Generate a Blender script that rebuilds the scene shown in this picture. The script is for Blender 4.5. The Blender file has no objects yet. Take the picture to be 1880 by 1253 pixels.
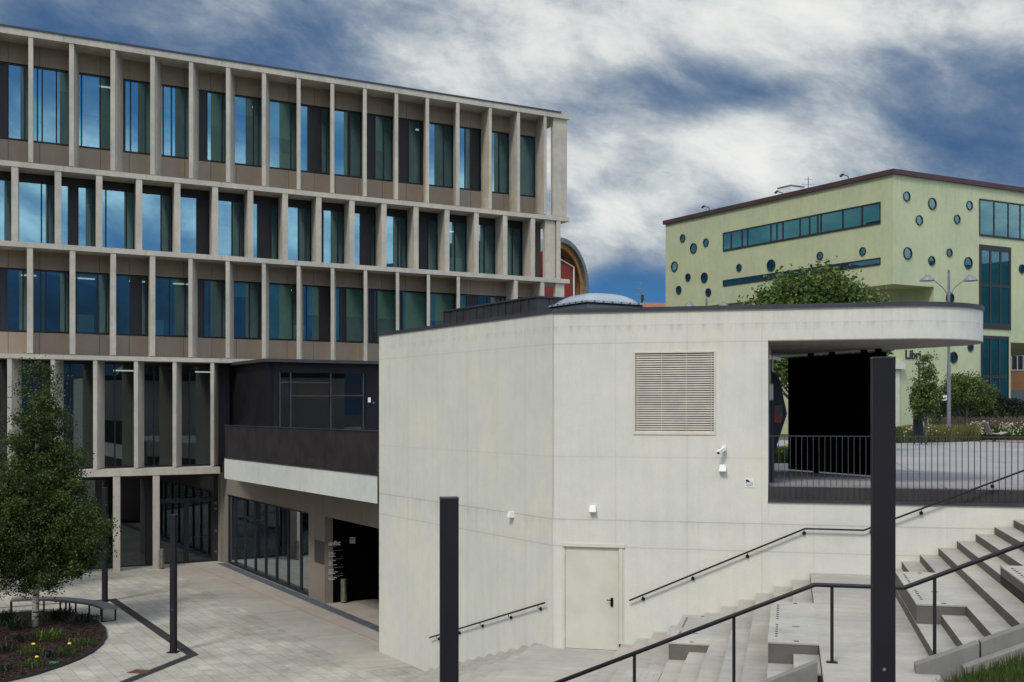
import bpy, math, random
import numpy as np
from mathutils import Vector, Matrix
random.seed(7)
R = math.radians
# ------------------------------------------------------------------ camera, world, sun, exposure
H = 6.67           # eye height above the lower plaza (z = 0)
F = 2089.0; CX = 940.0; HY = 753.0     # focal length and principal column / horizon row in photo pixels
S = bpy.context.scene
cam = bpy.data.cameras.new('camera'); co = bpy.data.objects.new('camera', cam); S.collection.objects.link(co)
co.location = (0, 0, H); co.rotation_euler = (R(90), 0, 0)
cam.sensor_width = 36; cam.lens = F/1880*36; cam.shift_y = (HY-626.5)/1880
cam.clip_start = .1; cam.clip_end = 8000
S.camera = co
S.view_settings.view_transform = 'Standard'; S.view_settings.look = 'None'; S.view_settings.gamma = 1
S.view_settings.exposure = 0.22
S.render.engine = 'CYCLES'
S.cycles.max_bounces = 8; S.cycles.glossy_bounces = 3; S.cycles.transparent_max_bounces = 12; S.cycles.diffuse_bounces = 3

SUN_EL, SUN_AZ = 50, 208     # azimuth clockwise from +Y
sd = Vector((math.sin(R(SUN_AZ))*math.cos(R(SUN_EL)), math.cos(R(SUN_AZ))*math.cos(R(SUN_EL)), math.sin(R(SUN_EL))))
sl = bpy.data.lights.new('sun', 'SUN'); so = bpy.data.objects.new('sun', sl); S.collection.objects.link(so)
sl.energy = 1.75; sl.angle = R(12); sl.color = (1, .95, .86)
so.rotation_euler = sd.to_track_quat('Z', 'Y').to_euler()

wd = bpy.data.worlds.new("World"); S.world = wd; wd.use_nodes = True
NT = wd.node_tree; NT.nodes.clear()
class G:
    """tiny node graph helper"""
    def __init__(s, nt): s.nt = nt
    def n(s, t, ins=None, **kw):
        nd = s.nt.nodes.new(t)
        for k, v in kw.items(): setattr(nd, k, v)
        for k, v in (ins or {}).items():
            if isinstance(v, bpy.types.NodeSocket): s.nt.links.new(v, nd.inputs[k])
            else: nd.inputs[k].default_value = v
        return nd
    def m(s, op, a, b=None, c=None, clamp=False):
        d = {0: a}
        if b is not None: d[1] = b
        if c is not None: d[2] = c
        return s.n('ShaderNodeMath', d, operation=op, use_clamp=clamp).outputs[0]
    def v(s, op, a, b=None, out=0):
        d = {0: a}
        if b is not None: d[1] = b
        return s.n('ShaderNodeVectorMath', d, operation=op).outputs[out]
    def dot(s, a, b): return s.v('DOT_PRODUCT', a, b, 'Value')
    def sm(s, x, a, b, lo=0., hi=1.):
        return s.n('ShaderNodeMapRange', {0: x, 1: a, 2: b, 3: lo, 4: hi}, interpolation_type='SMOOTHSTEP').outputs[0]
    def mix(s, f, a, b, bt='MIX'):
        nd = s.n('ShaderNodeMix', data_type='RGBA', blend_type=bt, clamp_factor=True)
        for i, v in ((0, f), (6, a), (7, b)):
            if isinstance(v, bpy.types.NodeSocket): s.nt.links.new(v, nd.inputs[i])
            else: nd.inputs[i].default_value = v if i == 0 else (*v[:3], 1)
        return nd.outputs[2]
    def noise(s, vec, sc, det=4, rough=.5, dist=0.):
        return s.n('ShaderNodeTexNoise', {'Vector': vec, 'Scale': sc, 'Detail': det, 'Roughness': rough, 'Distortion': dist}).outputs[0]

def pxdir(x, y):
    v = Vector(((x-CX)/F, 1, (HY-y)/F)); v.normalize(); return tuple(v)
g = G(NT)
tc = g.n('ShaderNodeTexCoord').outputs['Generated']
dn = g.v('NORMALIZE', tc)
sep = g.n('ShaderNodeSeparateXYZ', {0: dn})
zz = g.m('MAXIMUM', sep.outputs[2], 0.0)
den = g.m('ADD', zz, .30)
px_ = g.m('DIVIDE', sep.outputs[0], den); py_ = g.m('DIVIDE', sep.outputs[1], den)
pv = g.v('ADD', g.v('MULTIPLY', dn, (1., 1., 2.2)), g.v('SCALE', g.n('ShaderNodeCombineXYZ', {0: px_, 1: py_, 2: 0.}).outputs[0])); pv.node.inputs[1].links[0].from_node.inputs['Scale'].default_value = .22
pv = g.v('ADD', pv, g.n('ShaderNodeCombineXYZ', {0: g.m('MULTIPLY', sep.outputs[2], .5), 1: 0., 2: g.m('MULTIPLY', sep.outputs[0], .35)}).outputs[0])
warp = g.n('ShaderNodeTexNoise', {'Vector': pv, 'Scale': 3.2, 'Detail': 5.0}).outputs[1]
pw = g.v('ADD', pv, g.v('SCALE', g.v('SUBTRACT', warp, (.5, .5, .5))));
pw.node.inputs[1].default_value
sc_ = pw.node.inputs[1].links[0].from_node; sc_.inputs['Scale'].default_value = .14
nA = g.noise(pw, 3.4, 12, .57)
nB = g.noise(g.v('ADD', pw, (3.1, 7.7, 0.)), 7.5, 10, .66)
vor = g.n('ShaderNodeTexVoronoi', {'Vector': pw, 'Scale': 9.}, feature='SMOOTH_F1').outputs[0]
val = g.m('ADD', g.m('MULTIPLY', g.m('SUBTRACT', nA, .5), 1.15), g.m('MULTIPLY', g.m('SUBTRACT', nB, .5), .92))
val = g.m('ADD', val, g.m('MULTIPLY', g.m('SUBTRACT', .42, vor), .34))
val = g.m('ADD', val, .05)
def blob(x, y, r, amp, asp=1.0, direct=None):
    c = direct or pxdir(x, y)
    df = g.v('MULTIPLY', g.v('SUBTRACT', dn, c), (1., 1., asp))
    L = g.v('LENGTH', df, out='Value')
    return g.m('MULTIPLY', g.sm(L, 0., r, 1., 0.), amp)
blobs = [(330,105,.17,-.24,2.2),(600,90,.13,-.22,2),(60,40,.12,-.2,1.5),(470,10,.07,.22,1.2),(900,60,.14,.10,2.),(1240,160,.12,-.32,2.8),(1160,545,.085,-.75,2.4),(1120,420,.09,.18,1.5),
         (1480,250,.15,.20,1.8),(1250,300,.12,.18,2),(1810,235,.14,-.34,1.6),(1660,130,.10,-.20,2.4),(1500,15,.14,.16,2.),(980,180,.08,-.16,2),(760,20,.12,-.1,2),
         (1180,390,.09,.14,2),(1080,300,.06,.1,2),(1790,50,.09,.24,2),(1700,330,.1,.05,2),(1360,180,.06,-.15,3)]
for b in blobs: val = g.m('ADD', val, blob(*b))
# the part of the sky behind the camera that the windows mirror: cloud bank low, clear blue above it
for (az, el, r, amp, asp) in ((138,9.5,.35,.08,6.),(120,10.5,.3,.12,6.),(136,18,.45,-.36,3.),(112,18,.3,-.25,2.6),(150,19,.5,-.25,2.4),(128,12.5,.12,-.2,3.)):
    c = (math.sin(R(az))*math.cos(R(el)), math.cos(R(az))*math.cos(R(el)), math.sin(R(el)))
    val = g.m('ADD', val, blob(0, 0, r, amp, asp, c))
ramp = g.n('ShaderNodeValToRGB', {0: g.m('ADD', val, .5)})
cr = ramp.color_ramp; cr.interpolation = 'B_SPLINE'
pts = [(.0,(.030,.085,.20)),(.18,(.06,.12,.235)),(.33,(.115,.175,.275)),(.47,(.21,.265,.345)),(.60,(.36,.405,.45)),(.76,(.60,.625,.62)),(1.,(.84,.83,.79))]
cr.elements[0].position = pts[0][0]; cr.elements[0].color = (*pts[0][1], 1)
cr.elements[1].position = pts[-1][0]; cr.elements[1].color = (*pts[-1][1], 1)
for p, c in pts[1:-1]:
    e = cr.elements.new(p); e.color = (*c, 1)
gap = g.m('MULTIPLY', g.sm(sep.outputs[2], .03, .17, 1., .0), g.sm(val, -.30, .08, 1., .0))
rcol = g.mix(gap, ramp.outputs[0], (.02,.19,.46))
sky = g.n('ShaderNodeTexSky', sky_type='NISHITA', sun_disc=False)
sky.sun_elevation = R(SUN_EL); sky.sun_rotation = R(SUN_AZ)
skyc = g.v('SCALE', sky.outputs[0]); skyc.node.inputs['Scale'].default_value = .055
tot = g.mix(.08, rcol, skyc)
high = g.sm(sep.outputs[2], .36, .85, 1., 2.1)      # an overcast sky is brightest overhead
rear = g.sm(g.dot(dn, (.62, -.78, 0.)), .0, .9, 1., 2.7)   # extra brightness added behind the camera to light walls and window reflections
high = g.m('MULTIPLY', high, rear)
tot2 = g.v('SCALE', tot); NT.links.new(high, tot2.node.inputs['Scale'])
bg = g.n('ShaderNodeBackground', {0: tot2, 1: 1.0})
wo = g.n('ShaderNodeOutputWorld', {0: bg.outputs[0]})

# ------------------------------------------------------------------ materials
M = {}
def newmat(name):
    m = bpy.data.materials.new(name); m.use_nodes = True
    m.node_tree.nodes.clear(); M[name] = m
    return m, G(m.node_tree)
def finish(g, col, rough=.8, metal=0., bump=None, bstr=.2, spec=.5, bdist=.01, **kw):
    ins = {'Base Color': col if isinstance(col, bpy.types.NodeSocket) else (*col[:3], 1), 'Roughness': rough, 'Metallic': metal, 'Specular IOR Level': spec}
    ins.update(kw)
    if bump is not None:
        ins['Normal'] = g.n('ShaderNodeBump', {'Strength': bstr, 'Distance': bdist, 'Height': bump}).outputs[0]
    p = g.n('ShaderNodeBsdfPrincipled', ins)
    g.n('ShaderNodeOutputMaterial', {0: p.outputs[0]})
    return p
def pos(g): return g.n('ShaderNodeNewGeometry').outputs['Position']
def simple(name, c, rough=.6, metal=0., var=.12, sc=3., spec=.5, bump=0.):
    m, g = newmat(name); p = pos(g)
    n = g.noise(p, sc, 5, .6)
    f = g.sm(n, .3, .7, 1-var, 1+var)
    cc = g.v('SCALE', (c[0], c[1], c[2])); g.nt.links.new(f, cc.node.inputs['Scale'])
    rr = g.sm(n, .3, .7, max(rough-.08, .02), min(rough+.08, 1))
    finish(g, cc, rr, metal, bump=g.noise(p, sc*12, 4, .6) if bump else None, bstr=bump, spec=spec)
    return m
def concrete(name, c, direction, org, zj=(), sj=(), stain=.18, warm=(1, .975, .92), jd=.80, rough=.82, fine=1.0, streak=()):
    streak = [q for q in streak if q[2] > 0]
    """cast concrete: formwork joints at heights zj and at distances sj along `direction`, streaks and pores"""
    m, g = newmat(name); p = pos(g)
    rel = g.v('SUBTRACT', p, (org[0], org[1], 0.))
    s = g.dot(rel, (direction[0], direction[1], 0.)); z = g.n('ShaderNodeSeparateXYZ', {0: p}).outputs[2]
    big = g.noise(p, .55, 5, .55); mid = g.noise(p, 3.2, 6, .65)
    st = g.noise(g.n('ShaderNodeCombineXYZ', {0: g.m('MULTIPLY', s, 3.), 1: 0., 2: g.m('MULTIPLY', z, .25)}).outputs[0], 1.6, 6, .62)
    f = g.m('MULTIPLY', g.sm(big, .3, .7, 1-stain*.7, 1+stain*.35), g.sm(mid, .25, .75, 1-stain*.45, 1+stain*.3))
    f = g.m('MULTIPLY', f, g.sm(st, .28, .62, 1-stain*.38, 1.02))
    pores = g.n('ShaderNodeTexVoronoi', {'Vector': p, 'Scale': 9.}).outputs[0]
    f = g.m('MULTIPLY', f, g.sm(pores, .02, .055, .86, 1.))
    gl = g.noise(p, 60, 3, .6)
    f = g.m('MULTIPLY', f, g.sm(gl, .3, .7, 1-.05*fine, 1+.05*fine))
    for (ztop_, dep, amt) in streak:
        below = g.m('SUBTRACT', ztop_, z)
        k_ = g.n('ShaderNodeCombineXYZ', {0: g.m('MULTIPLY', s, 5.), 1: 0., 2: g.m('MULTIPLY', z, .5)}).outputs[0]
        mk = g.m('MULTIPLY', g.m('MULTIPLY', g.sm(below, 0., dep, 1., 0.), g.sm(below, -.01, .0, 0., 1.)), g.sm(g.noise(k_, 1.5, 6, .65), .42, .68))
        f = g.m('MULTIPLY', f, g.m('SUBTRACT', 1., g.m('MULTIPLY', mk, amt)))
    line = None
    for arr, co_, w in ((zj, z, .010), (sj, s, .008)):
        for q in arr:
            q, k = q if isinstance(q, tuple) else (q, 1.)
            d = g.m('ABSOLUTE', g.m('SUBTRACT', co_, q))
            l = g.sm(d, w*.5, w*1.7, 1-(1-jd)*k, 1.)
            l2 = g.m('MULTIPLY', l, g.sm(d, 0., .18, 1-.035*k, 1.))
            line = l2 if line is None else g.m('MULTIPLY', line, l2)
    if line is not None: f = g.m('MULTIPLY', f, line)
    base = g.mix(g.sm(big, .35, .75), c, tuple(c[i]*warm[i] for i in range(3)))
    cc = g.v('SCALE', base); g.nt.links.new(f, cc.node.inputs['Scale'])
    finish(g, cc, rough, bump=g.m('ADD', mid, g.m('MULTIPLY', gl, .3)), bstr=.12, spec=.3)
    return m
def paving(name, c1, c2, mortar, direction, bw, rh, ms=.012, stain=.2, off=.5, rough=.8, spec=.35):
    m, g = newmat(name); p = pos(g)
    a = g.dot(p, (direction[0], direction[1], 0.)); b = g.dot(p, (-direction[1], direction[0], 0.))
    v = g.n('ShaderNodeCombineXYZ', {0: a, 1: b, 2: 0.}).outputs[0]
    br = g.n('ShaderNodeTexBrick', {'Vector': v, 'Color1': (*c1, 1), 'Color2': (*c2, 1), 'Mortar': (*mortar, 1), 'Scale': 1., 'Mortar Size': ms,
             'Mortar Smooth': .3, 'Bias': 0., 'Brick Width': bw, 'Row Height': rh}); br.offset = off
    big = g.noise(p, .35, 5, .6); mid = g.noise(p, 2.2, 5, .65); fine = g.noise(p, 40, 3, .6)
    f = g.m('MULTIPLY', g.sm(big, .3, .7, 1-stain, 1+stain*.4), g.sm(mid, .3, .7, 1-stain*.5, 1+stain*.3))
    f = g.m('MULTIPLY', f, g.sm(fine, .3, .7, .95, 1.05))
    cc = g.v('SCALE', br.outputs[0]); g.nt.links.new(f, cc.node.inputs['Scale'])
    finish(g, cc, rough, bump=g.m('ADD', g.m('MULTIPLY', br.outputs[1], -1.), g.m('MULTIPLY', fine, .3)), bstr=.25, spec=spec)
    return m
def glassmat(name, tint, refl=.5, spec=(.85, .96, 1.), rough=.0, wav=0.0):
    m, g = newmat(name)
    lw = g.n('ShaderNodeLayerWeight', {'Blend': .35}).outputs[1]
    f = g.sm(lw, 0., 1., refl, 1.)
    tr = g.n('ShaderNodeBsdfTransparent', {0: (*tint, 1)})
    ins = {'Color': (*spec, 1), 'Roughness': rough}
    if wav:
        n = g.noise(pos(g), .9, 2, .5)
        ins['Normal'] = g.n('ShaderNodeBump', {'Strength': wav, 'Distance': .02, 'Height': n}).outputs[0]
    gl = g.n('ShaderNodeBsdfGlossy', ins)
    mx = g.n('ShaderNodeMixShader', {0: f, 1: tr.outputs[0], 2: gl.outputs[0]})
    g.n('ShaderNodeOutputMaterial', {0: mx.outputs[0]})
    return m
def leafmat(name, c, c2, rough=.55):
    m, g = newmat(name)
    at = g.n('ShaderNodeAttribute', attribute_name='tone').outputs['Fac']
    col = g.mix(at, c, c2)
    d = g.n('ShaderNodeBsdfPrincipled', {'Base Color': col, 'Roughness': rough, 'Specular IOR Level': .35})
    t = g.n('ShaderNodeBsdfTranslucent', {'Color': col})
    mx = g.n('ShaderNodeMixShader', {0: .28, 1: d.outputs[0], 2: t.outputs[0]})
    g.n('ShaderNodeOutputMaterial', {0: mx.outputs[0]})
    return m

# ------------------------------------------------------------------ mesh helpers
def v3(p, z=None): return Vector((p[0], p[1], p[2] if z is None else z))
class MB:
    def __init__(s): s.v = []; s.f = []; s.mi = []; s.k = 0
    def poly(s, pts):
        b = len(s.v); s.v += [tuple(p) for p in pts]; s.f.append(tuple(range(b, b+len(pts)))); s.mi.append(s.k)
    def hexa(s, p):   # p: 4 bottom + 4 top corners
        b = len(s.v); s.v += [tuple(q) for q in p]
        for f in ((3,2,1,0), (4,5,6,7), (0,1,5,4), (1,2,6,5), (2,3,7,6), (3,0,4,7)): s.f.append(tuple(b+i for i in f)); s.mi.append(s.k)
        return s
    def box(s, o, a, b, z0, z1, la, lb):
        """o: xy corner; a, b: unit xy directions; la, lb lengths (or (lo,hi) ranges)"""
        la = la if isinstance(la, tuple) else (0, la); lb = lb if isinstance(lb, tuple) else (0, lb)
        q = [(o[0]+a[0]*i+b[0]*j, o[1]+a[1]*i+b[1]*j) for i, j in ((la[0], lb[0]), (la[1], lb[0]), (la[1], lb[1]), (la[0], lb[1]))]
        return s.hexa([(x, y, z0) for x, y in q]+[(x, y, z1) for x, y in q])
    def prism(s, pts, z0, z1):
        n = len(pts); b = len(s.v)
        s.v += [(p[0], p[1], z0) for p in pts]+[(p[0], p[1], z1) for p in pts]
        s.f.append(tuple(b+i for i in range(n))[::-1]); s.f.append(tuple(b+n+i for i in range(n))); s.mi += [s.k, s.k]
        for i in range(n):
            j = (i+1) % n; s.f.append((b+i, b+j, b+n+j, b+n+i)); s.mi.append(s.k)
        return s
    def tube(s, pts, r, n=8, cap=True):
        pts = [Vector(p) for p in pts]; rr = r if isinstance(r, (list, tuple)) else [r]*len(pts)
        b = len(s.v); up = Vector((0, 0, 1))
        for i, p in enumerate(pts):
            t = (pts[min(i+1, len(pts)-1)]-pts[max(i-1, 0)]).normalized()
            x = t.cross(up if abs(t.z) < .9 else Vector((1, 0, 0))).normalized(); y = x.cross(t)
            for k in range(n):
                a = 2*math.pi*k/n + math.pi/n; s.v.append(tuple(p+(x*math.cos(a)+y*math.sin(a))*rr[i]))
        for i in range(len(pts)-1):
            for k in range(n):
                k2 = (k+1) % n; s.f.append((b+i*n+k, b+i*n+k2, b+(i+1)*n+k2, b+(i+1)*n+k)); s.mi.append(s.k)
        if cap:
            s.f.append(tuple(b+k for k in range(n))[::-1]); s.f.append(tuple(b+(len(pts)-1)*n+k for k in range(n))); s.mi += [s.k, s.k]
        return s
    def bar(s, p, q, w, h):   # rectangular bar between two points
        p, q = Vector(p), Vector(q); t = (q-p).normalized(); x = t.cross(Vector((0, 0, 1)) if abs(t.z) < .95 else Vector((0, 1, 0))).normalized(); y = x.cross(t)
        c = [(-1,-1),(1,-1),(1,1),(-1,1)]
        return s.hexa([tuple(p+x*w/2*i+y*h/2*j) for i, j in c]+[tuple(q+x*w/2*i+y*h/2*j) for i, j in c])
    def disc(s, c, ax, up, r, r2=None, n=28, t=.0):
        """ring (r..r2) or disc in the plane spanned by ax and up"""
        c = Vector(c); ax = Vector(ax); up = Vector(up)
        P = lambda rad, k, o=0.: tuple(c+(ax*math.cos(k*2*math.pi/n)+up*math.sin(k*2*math.pi/n))*rad+ax.cross(up)*o)
        if r2 is None: s.poly([P(r, k) for k in range(n)])
        else:
            for k in range(n):
                s.hexa([P(r, k), P(r, k+1), P(r2, k+1), P(r2, k), P(r, k, t), P(r, k+1, t), P(r2, k+1, t), P(r2, k, t)])
        return s
def link(name, data=None):
    o = bpy.data.objects.new(name, data); S.collection.objects.link(o); return o
def obj(name, mb, mat, parent=None, base=None, smooth=False):
    """one mesh; vertices given in world coordinates, stored relative to the thing's base"""
    bs = Vector(parent['_b']) if parent is not None else (Vector(base) if base is not None else None)
    if bs is None:
        a = np.array(mb.v); bs = Vector(((a[:,0].min()+a[:,0].max())/2, (a[:,1].min()+a[:,1].max())/2, a[:,2].min()))
    me = bpy.data.meshes.new(name); me.from_pydata([(x-bs.x, y-bs.y, z-bs.z) for x, y, z in mb.v], [], mb.f)
    for m in (mat if isinstance(mat, (list, tuple)) else [mat]): me.materials.append(M[m] if isinstance(m, str) else m)
    if max(mb.mi, default=0) > 0: me.polygons.foreach_set('material_index', mb.mi)
    if smooth: me.polygons.foreach_set('use_smooth', [True]*len(me.polygons))
    me.update()
    import bmesh as bm_
    b = bm_.new(); b.from_mesh(me); bm_.ops.recalc_face_normals(b, faces=b.faces); b.to_mesh(me); b.free()
    o = link(name, me); o['_b'] = tuple(bs)
    if parent is not None: o.parent = parent
    else: o.location = bs
    return o
def split_obj(name, mb, mat, parent):
    for k in range(0, len(mb.v), 8):
        m2 = MB(); m2.hexa(mb.v[k:k+8]); obj(name, m2, mat, parent)
def tag(o, label, cat, group=None):
    o['label'] = label; o['category'] = cat
    if group: o['group'] = group
    return o
def thing(name, base, label, cat, group=None):
    o = link(name); o.location = base; o['_b'] = tuple(base); o.empty_display_size = .3
    return tag(o, label, cat, group)
def struct(name, mb, mat, kind='structure'):
    o = obj(name, mb, mat); o['kind'] = kind; return o
def dup(root, loc, label, rz=0.):
    def cp(o, par):
        c = o.copy(); S.collection.objects.link(c)
        if par is not None: c.parent = par
        for ch in o.children: cp(ch, c)
        return c
    c = cp(root, None); c.location = loc; c.rotation_euler = (0, 0, rz); c['label'] = label; return c
def text_mb(txt, size, origin, ax, up=(0, 0, 1), depth=.01, font_ext=.0):
    cu = bpy.data.curves.new('t', 'FONT'); cu.body = txt; cu.size = size; cu.extrude = depth; cu.offset = font_ext
    o = bpy.data.objects.new('t', cu); S.collection.objects.link(o)
    bpy.context.view_layer.update()
    me = bpy.data.meshes.new_from_object(o.evaluated_get(bpy.context.evaluated_depsgraph_get()))
    ax = Vector(ax); up = Vector(up); nrm = ax.cross(up); og = Vector(origin); mb = MB()
    mb.v = [tuple(og+ax*v.co.x+up*v.co.y+nrm*v.co.z) for v in me.vertices]
    mb.f = [tuple(p.vertices) for p in me.polygons]; mb.mi = [0]*len(mb.f)
    bpy.data.objects.remove(o); return mb

# ------------------------------------------------------------------ frames of the place
C = Vector((5.163, 22.95)); w = Vector((.9715, -.2372)); n = Vector((-.2372, -.9715))      # main wall: along, and towards the steps
def W(s, d, z=None):
    p = C+w*s+n*d; return (p.x, p.y) if z is None else (p.x, p.y, z+H)
A = Vector((-3.667, 31.4)); B = Vector((.862, 24.0)); u = (A-B).normalized()                # slanted wall
uo = Vector((u.y, -u.x)); uo = uo if uo.dot(-A) > 0 else -uo                                # its outward normal
f = Vector((.8641, .5034)); a = Vector((-.5034, .8641)); F0 = Vector((-CX/F*44.706, 44.706))  # office facade: along, inward
def L(t, e, z=None):
    p = F0+f*t+a*e; return (p.x, p.y) if z is None else (p.x, p.y, z+H)
def par(x, P0, d):          # distance along the line P0 + t d at which a photo column x meets it
    k = (x-CX)/F; return (k*P0[1]-P0[0])/(d[0]-k*d[1])
def tL(x, e=0.): return par(x, Vector(L(0, e)), f)
def sW(x, d=0.): return par(x, Vector(W(0, d)), w)
def at(x, y, D): return ((x-CX)/F*D, D, H+(HY-y)/F*D)

# ------------------------------------------------------------------ material library
zz_ = lambda *q: [(H+k[0], k[1]) if isinstance(k, tuple) else H+k for k in q]
concrete('wall_main', (.63,.61,.545), w, C, zz_(-2.30, (-2.86,.8), (1.39,.7), (-.98,.4), (1.75,.3)), [(-3.1,.35),(-1.62,.5),(-.12,.5),(.9,.3),(2.2,.4),(3.4,.3),(-4.4,.3),(5.,.5)], stain=.085, jd=.74, streak=((H+2.05,.4,.12),(H+1.76,.24,.22),(H-2.30,.5,.07),(H+1.39,.4,.07),(H-3.9,-1.0,.0)))
concrete('wall_slant', (.62,.61,.545), u, B, zz_(-2.30, (-2.86,.8), (1.39,.5), (-.98,.3)), [(1.1,.4),(2.3,.5),(3.7,.45),(5.2,.3),(6.9,.35)], jd=.74, stain=.09, streak=((H+2.05,.5,.12),(H+1.76,.2,.15),(H-2.30,.7,.12)))
concrete('wall_fascia', (.60,.61,.57), u, B, (), [(2.,.3),(6.5,.4),(10.,.4)], stain=.12)
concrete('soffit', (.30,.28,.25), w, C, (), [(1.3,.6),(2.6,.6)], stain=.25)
concrete('fin', (.50,.45,.375), f, F0, (), (), stain=.22)
concrete('slab', (.49,.45,.38), f, F0, (), [tL(x) for x in (117,268,407,543,672,793,905,1005)], stain=.2, jd=.6)
concrete('panel', (.33,.265,.205), f, F0, (), (), stain=.10, fine=.6)
concrete('beige', (.235,.20,.165), u, B, (), [(8.2,.6),(9.5,.6),(11.,.6),(13.4,.8),(16.5,.6)], stain=.15)
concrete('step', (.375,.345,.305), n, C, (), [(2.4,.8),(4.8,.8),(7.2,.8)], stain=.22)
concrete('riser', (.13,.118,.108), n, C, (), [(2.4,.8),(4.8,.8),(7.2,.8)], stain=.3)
concrete('block', (.39,.365,.325), n, C, (), (), stain=.25)
concrete('kerb', (.24,.23,.21), w, C, (), (), stain=.3)
concrete('green', (.46,.49,.31), (1, 0), (0, 0), (), (), stain=.11, warm=(1,.98,.93), streak=((H+13.4,1.6,.12),))
concrete('orange', (.50,.22,.10), (1, 0), (0, 0), (), (), stain=.1)
paving('pavers', (.42,.385,.32), (.36,.335,.28), (.24,.215,.18), -u, 1.0, .40, .010, stain=.3)
paving('slabs', (.39,.35,.295), (.36,.32,.27), (.19,.17,.15), -u, 4.5, 2.3, .014, stain=.15)
paving('landing', (.42,.385,.34), (.39,.36,.32), (.2,.18,.16), n, 3.2, 1.6, .010, stain=.18)
paving('upper', (.30,.285,.285), (.285,.27,.27), (.16,.16,.16), w, 6., 5., .02, stain=.15)
simple('dark_metal', (.014,.013,.017), .55, .0, .15, 2., spec=.3)
simple('post_paint', (.013,.0115,.016), .7, .0, .2, 1.2, spec=.25, bump=.05)
simple('metal_grey', (.05,.048,.054), .45, .3, .15, 2.)
simple('flash', (.045,.045,.055), .5, .2, .15, 1.)
simple('balu', (.034,.029,.029), .6, .0, .2, 1.5)
simple('frame', (.018,.017,.02), .5, .0, .2, 2.)
simple('louvre', (.035,.03,.034), .6, .0, .2, 2.)
simple('black', (.003,.003,.0035), .75, 0, .2, 2., spec=.12)
simple('deepblack', (.0025,.0025,.003), .9, 0, .2, 2., spec=.03)
simple('blackwall', (.007,.0065,.010), .6, 0, .35, .6, spec=.25)
simple('room', (.035,.034,.032), .9, 0, .3, .8)
simple('room_light', (.30,.30,.27), .9, 0, .15, .8)
simple('blind', (.34,.50,.28), .8, 0, .12, .6)
simple('cream', (.58,.555,.455), .5, 0, .06, 1.5, bump=.03)
simple('cream_lam', (.62,.56,.47), .5, 0, .08, 3.)
simple('white', (.75,.75,.73), .4, 0, .05, 4.)
simple('galv', (.19,.205,.22), .5, .3, .15, 6.)
simple('brushed', (.30,.27,.22), .35, .8, .15, 6.)
simple('wood', (.42,.21,.07), .6, 0, .3, 2.5)
simple('wood_dark', (.09,.06,.045), .8, 0, .35, 6.)
simple('bench_top', (.16,.15,.14), .7, 0, .2, 8.)
simple('plank', (.36,.30,.29), .7, 0, .2, 7.)
simple('red', (.24,.025,.02), .55, 0, .12, 1.)
simple('brown_metal', (.06,.03,.03), .6, .1, .15, 1.)
simple('tile', (.28,.09,.045), .8, 0, .3, 5.)
simple('navy', (.008,.011,.028), .4, 0, .2, 1.)
simple('strip', (.018,.016,.016), .8, 0, .3, 3.)
simple('drain', (.10,.115,.14), .6, .2, .2, 3.)
simple('mulch', (.022,.011,.008), .95, 0, .8, 14., bump=.8)
simple('soil', (.05,.06,.022), .95, 0, .5, 4., bump=.5)
simple('meadow_m', (.07,.085,.03), .95, 0, .5, 2.5, bump=.5)
simple('path_m', (.22,.17,.13), .9, 0, .25, 1.5)
simple('hill_m', (.010,.060,.13), 1., 0, .45, .004)  # blue of distant haze painted into the hill colour
simple('bark', (.10,.085,.07), .9, 0, .4, 8., bump=.4)
simple('yellow', (.75,.5,.03), .6, 0, .1, 5.)
simple('petal', (.62,.62,.5), .6, 0, .1, 5.)
simple('teal', (.02,.16,.14), .5, 0, .1, 5.)
simple('rust', (.10,.04,.022), .8, .2, .3, 12.)
simple('poster_red', (.45,.03,.03), .4, 0, .1, 5.)
simple('poster_warm', (.6,.33,.08), .4, 0, .3, 9.)
simple('asphalt', (.05,.05,.05), .9, 0, .2, 1.)
m_, g_ = newmat('birch_bark'); p_ = pos(g_)
vv = g_.v('MULTIPLY', p_, (3., 3., 14.))
bb = g_.mix(g_.sm(g_.noise(vv, 1.3, 5, .6), .5, .6), (.50,.46,.40), (.05,.04,.035)); finish(g_, bb, .85, spec=.2)
m_, g_ = newmat('lamp_on'); g_.n('ShaderNodeOutputMaterial', {0: g_.n('ShaderNodeEmission', {0: (1,.95,.85,1), 1: .9}).outputs[0]})
m_, g_ = newmat('dome'); finish(g_, (.42,.47,.54), .16, 0., spec=.9, **{'Transmission Weight': .35})
glassmat('glass', (.38,.58,.50), .36, (.45,.82,1.))
glassmat('glass2', (.42,.55,.48), .16, (.75,.9,1.))
glassmat('glass_dark', (.42,.52,.47), .10, (.8,.9,1.))
glassmat('glass_green', (.30,.60,.45), .07, (.45,.75,.8))
glassmat('glass_teal', (.12,.40,.42), .16, (.3,.85,.95))
leafmat('leaf_birch', (.012,.024,.005), (.095,.135,.024))
leafmat('leaf_broad', (.028,.058,.010), (.15,.22,.045))
leafmat('leaf_young', (.035,.065,.014), (.15,.20,.04))
leafmat('leaf_dark', (.008,.015,.008), (.025,.040,.016))
leafmat('grass', (.03,.05,.012), (.085,.125,.025))
leafmat('grass_dry', (.10,.10,.03), (.26,.22,.07))
leafmat('flowers_y', (.6,.42,.03), (.7,.6,.05))
leafmat('chips', (.018,.008,.006), (.085,.04,.025))
leafmat('flowers', (.35,.33,.16), (.65,.64,.5))

exec_order = []
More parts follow.
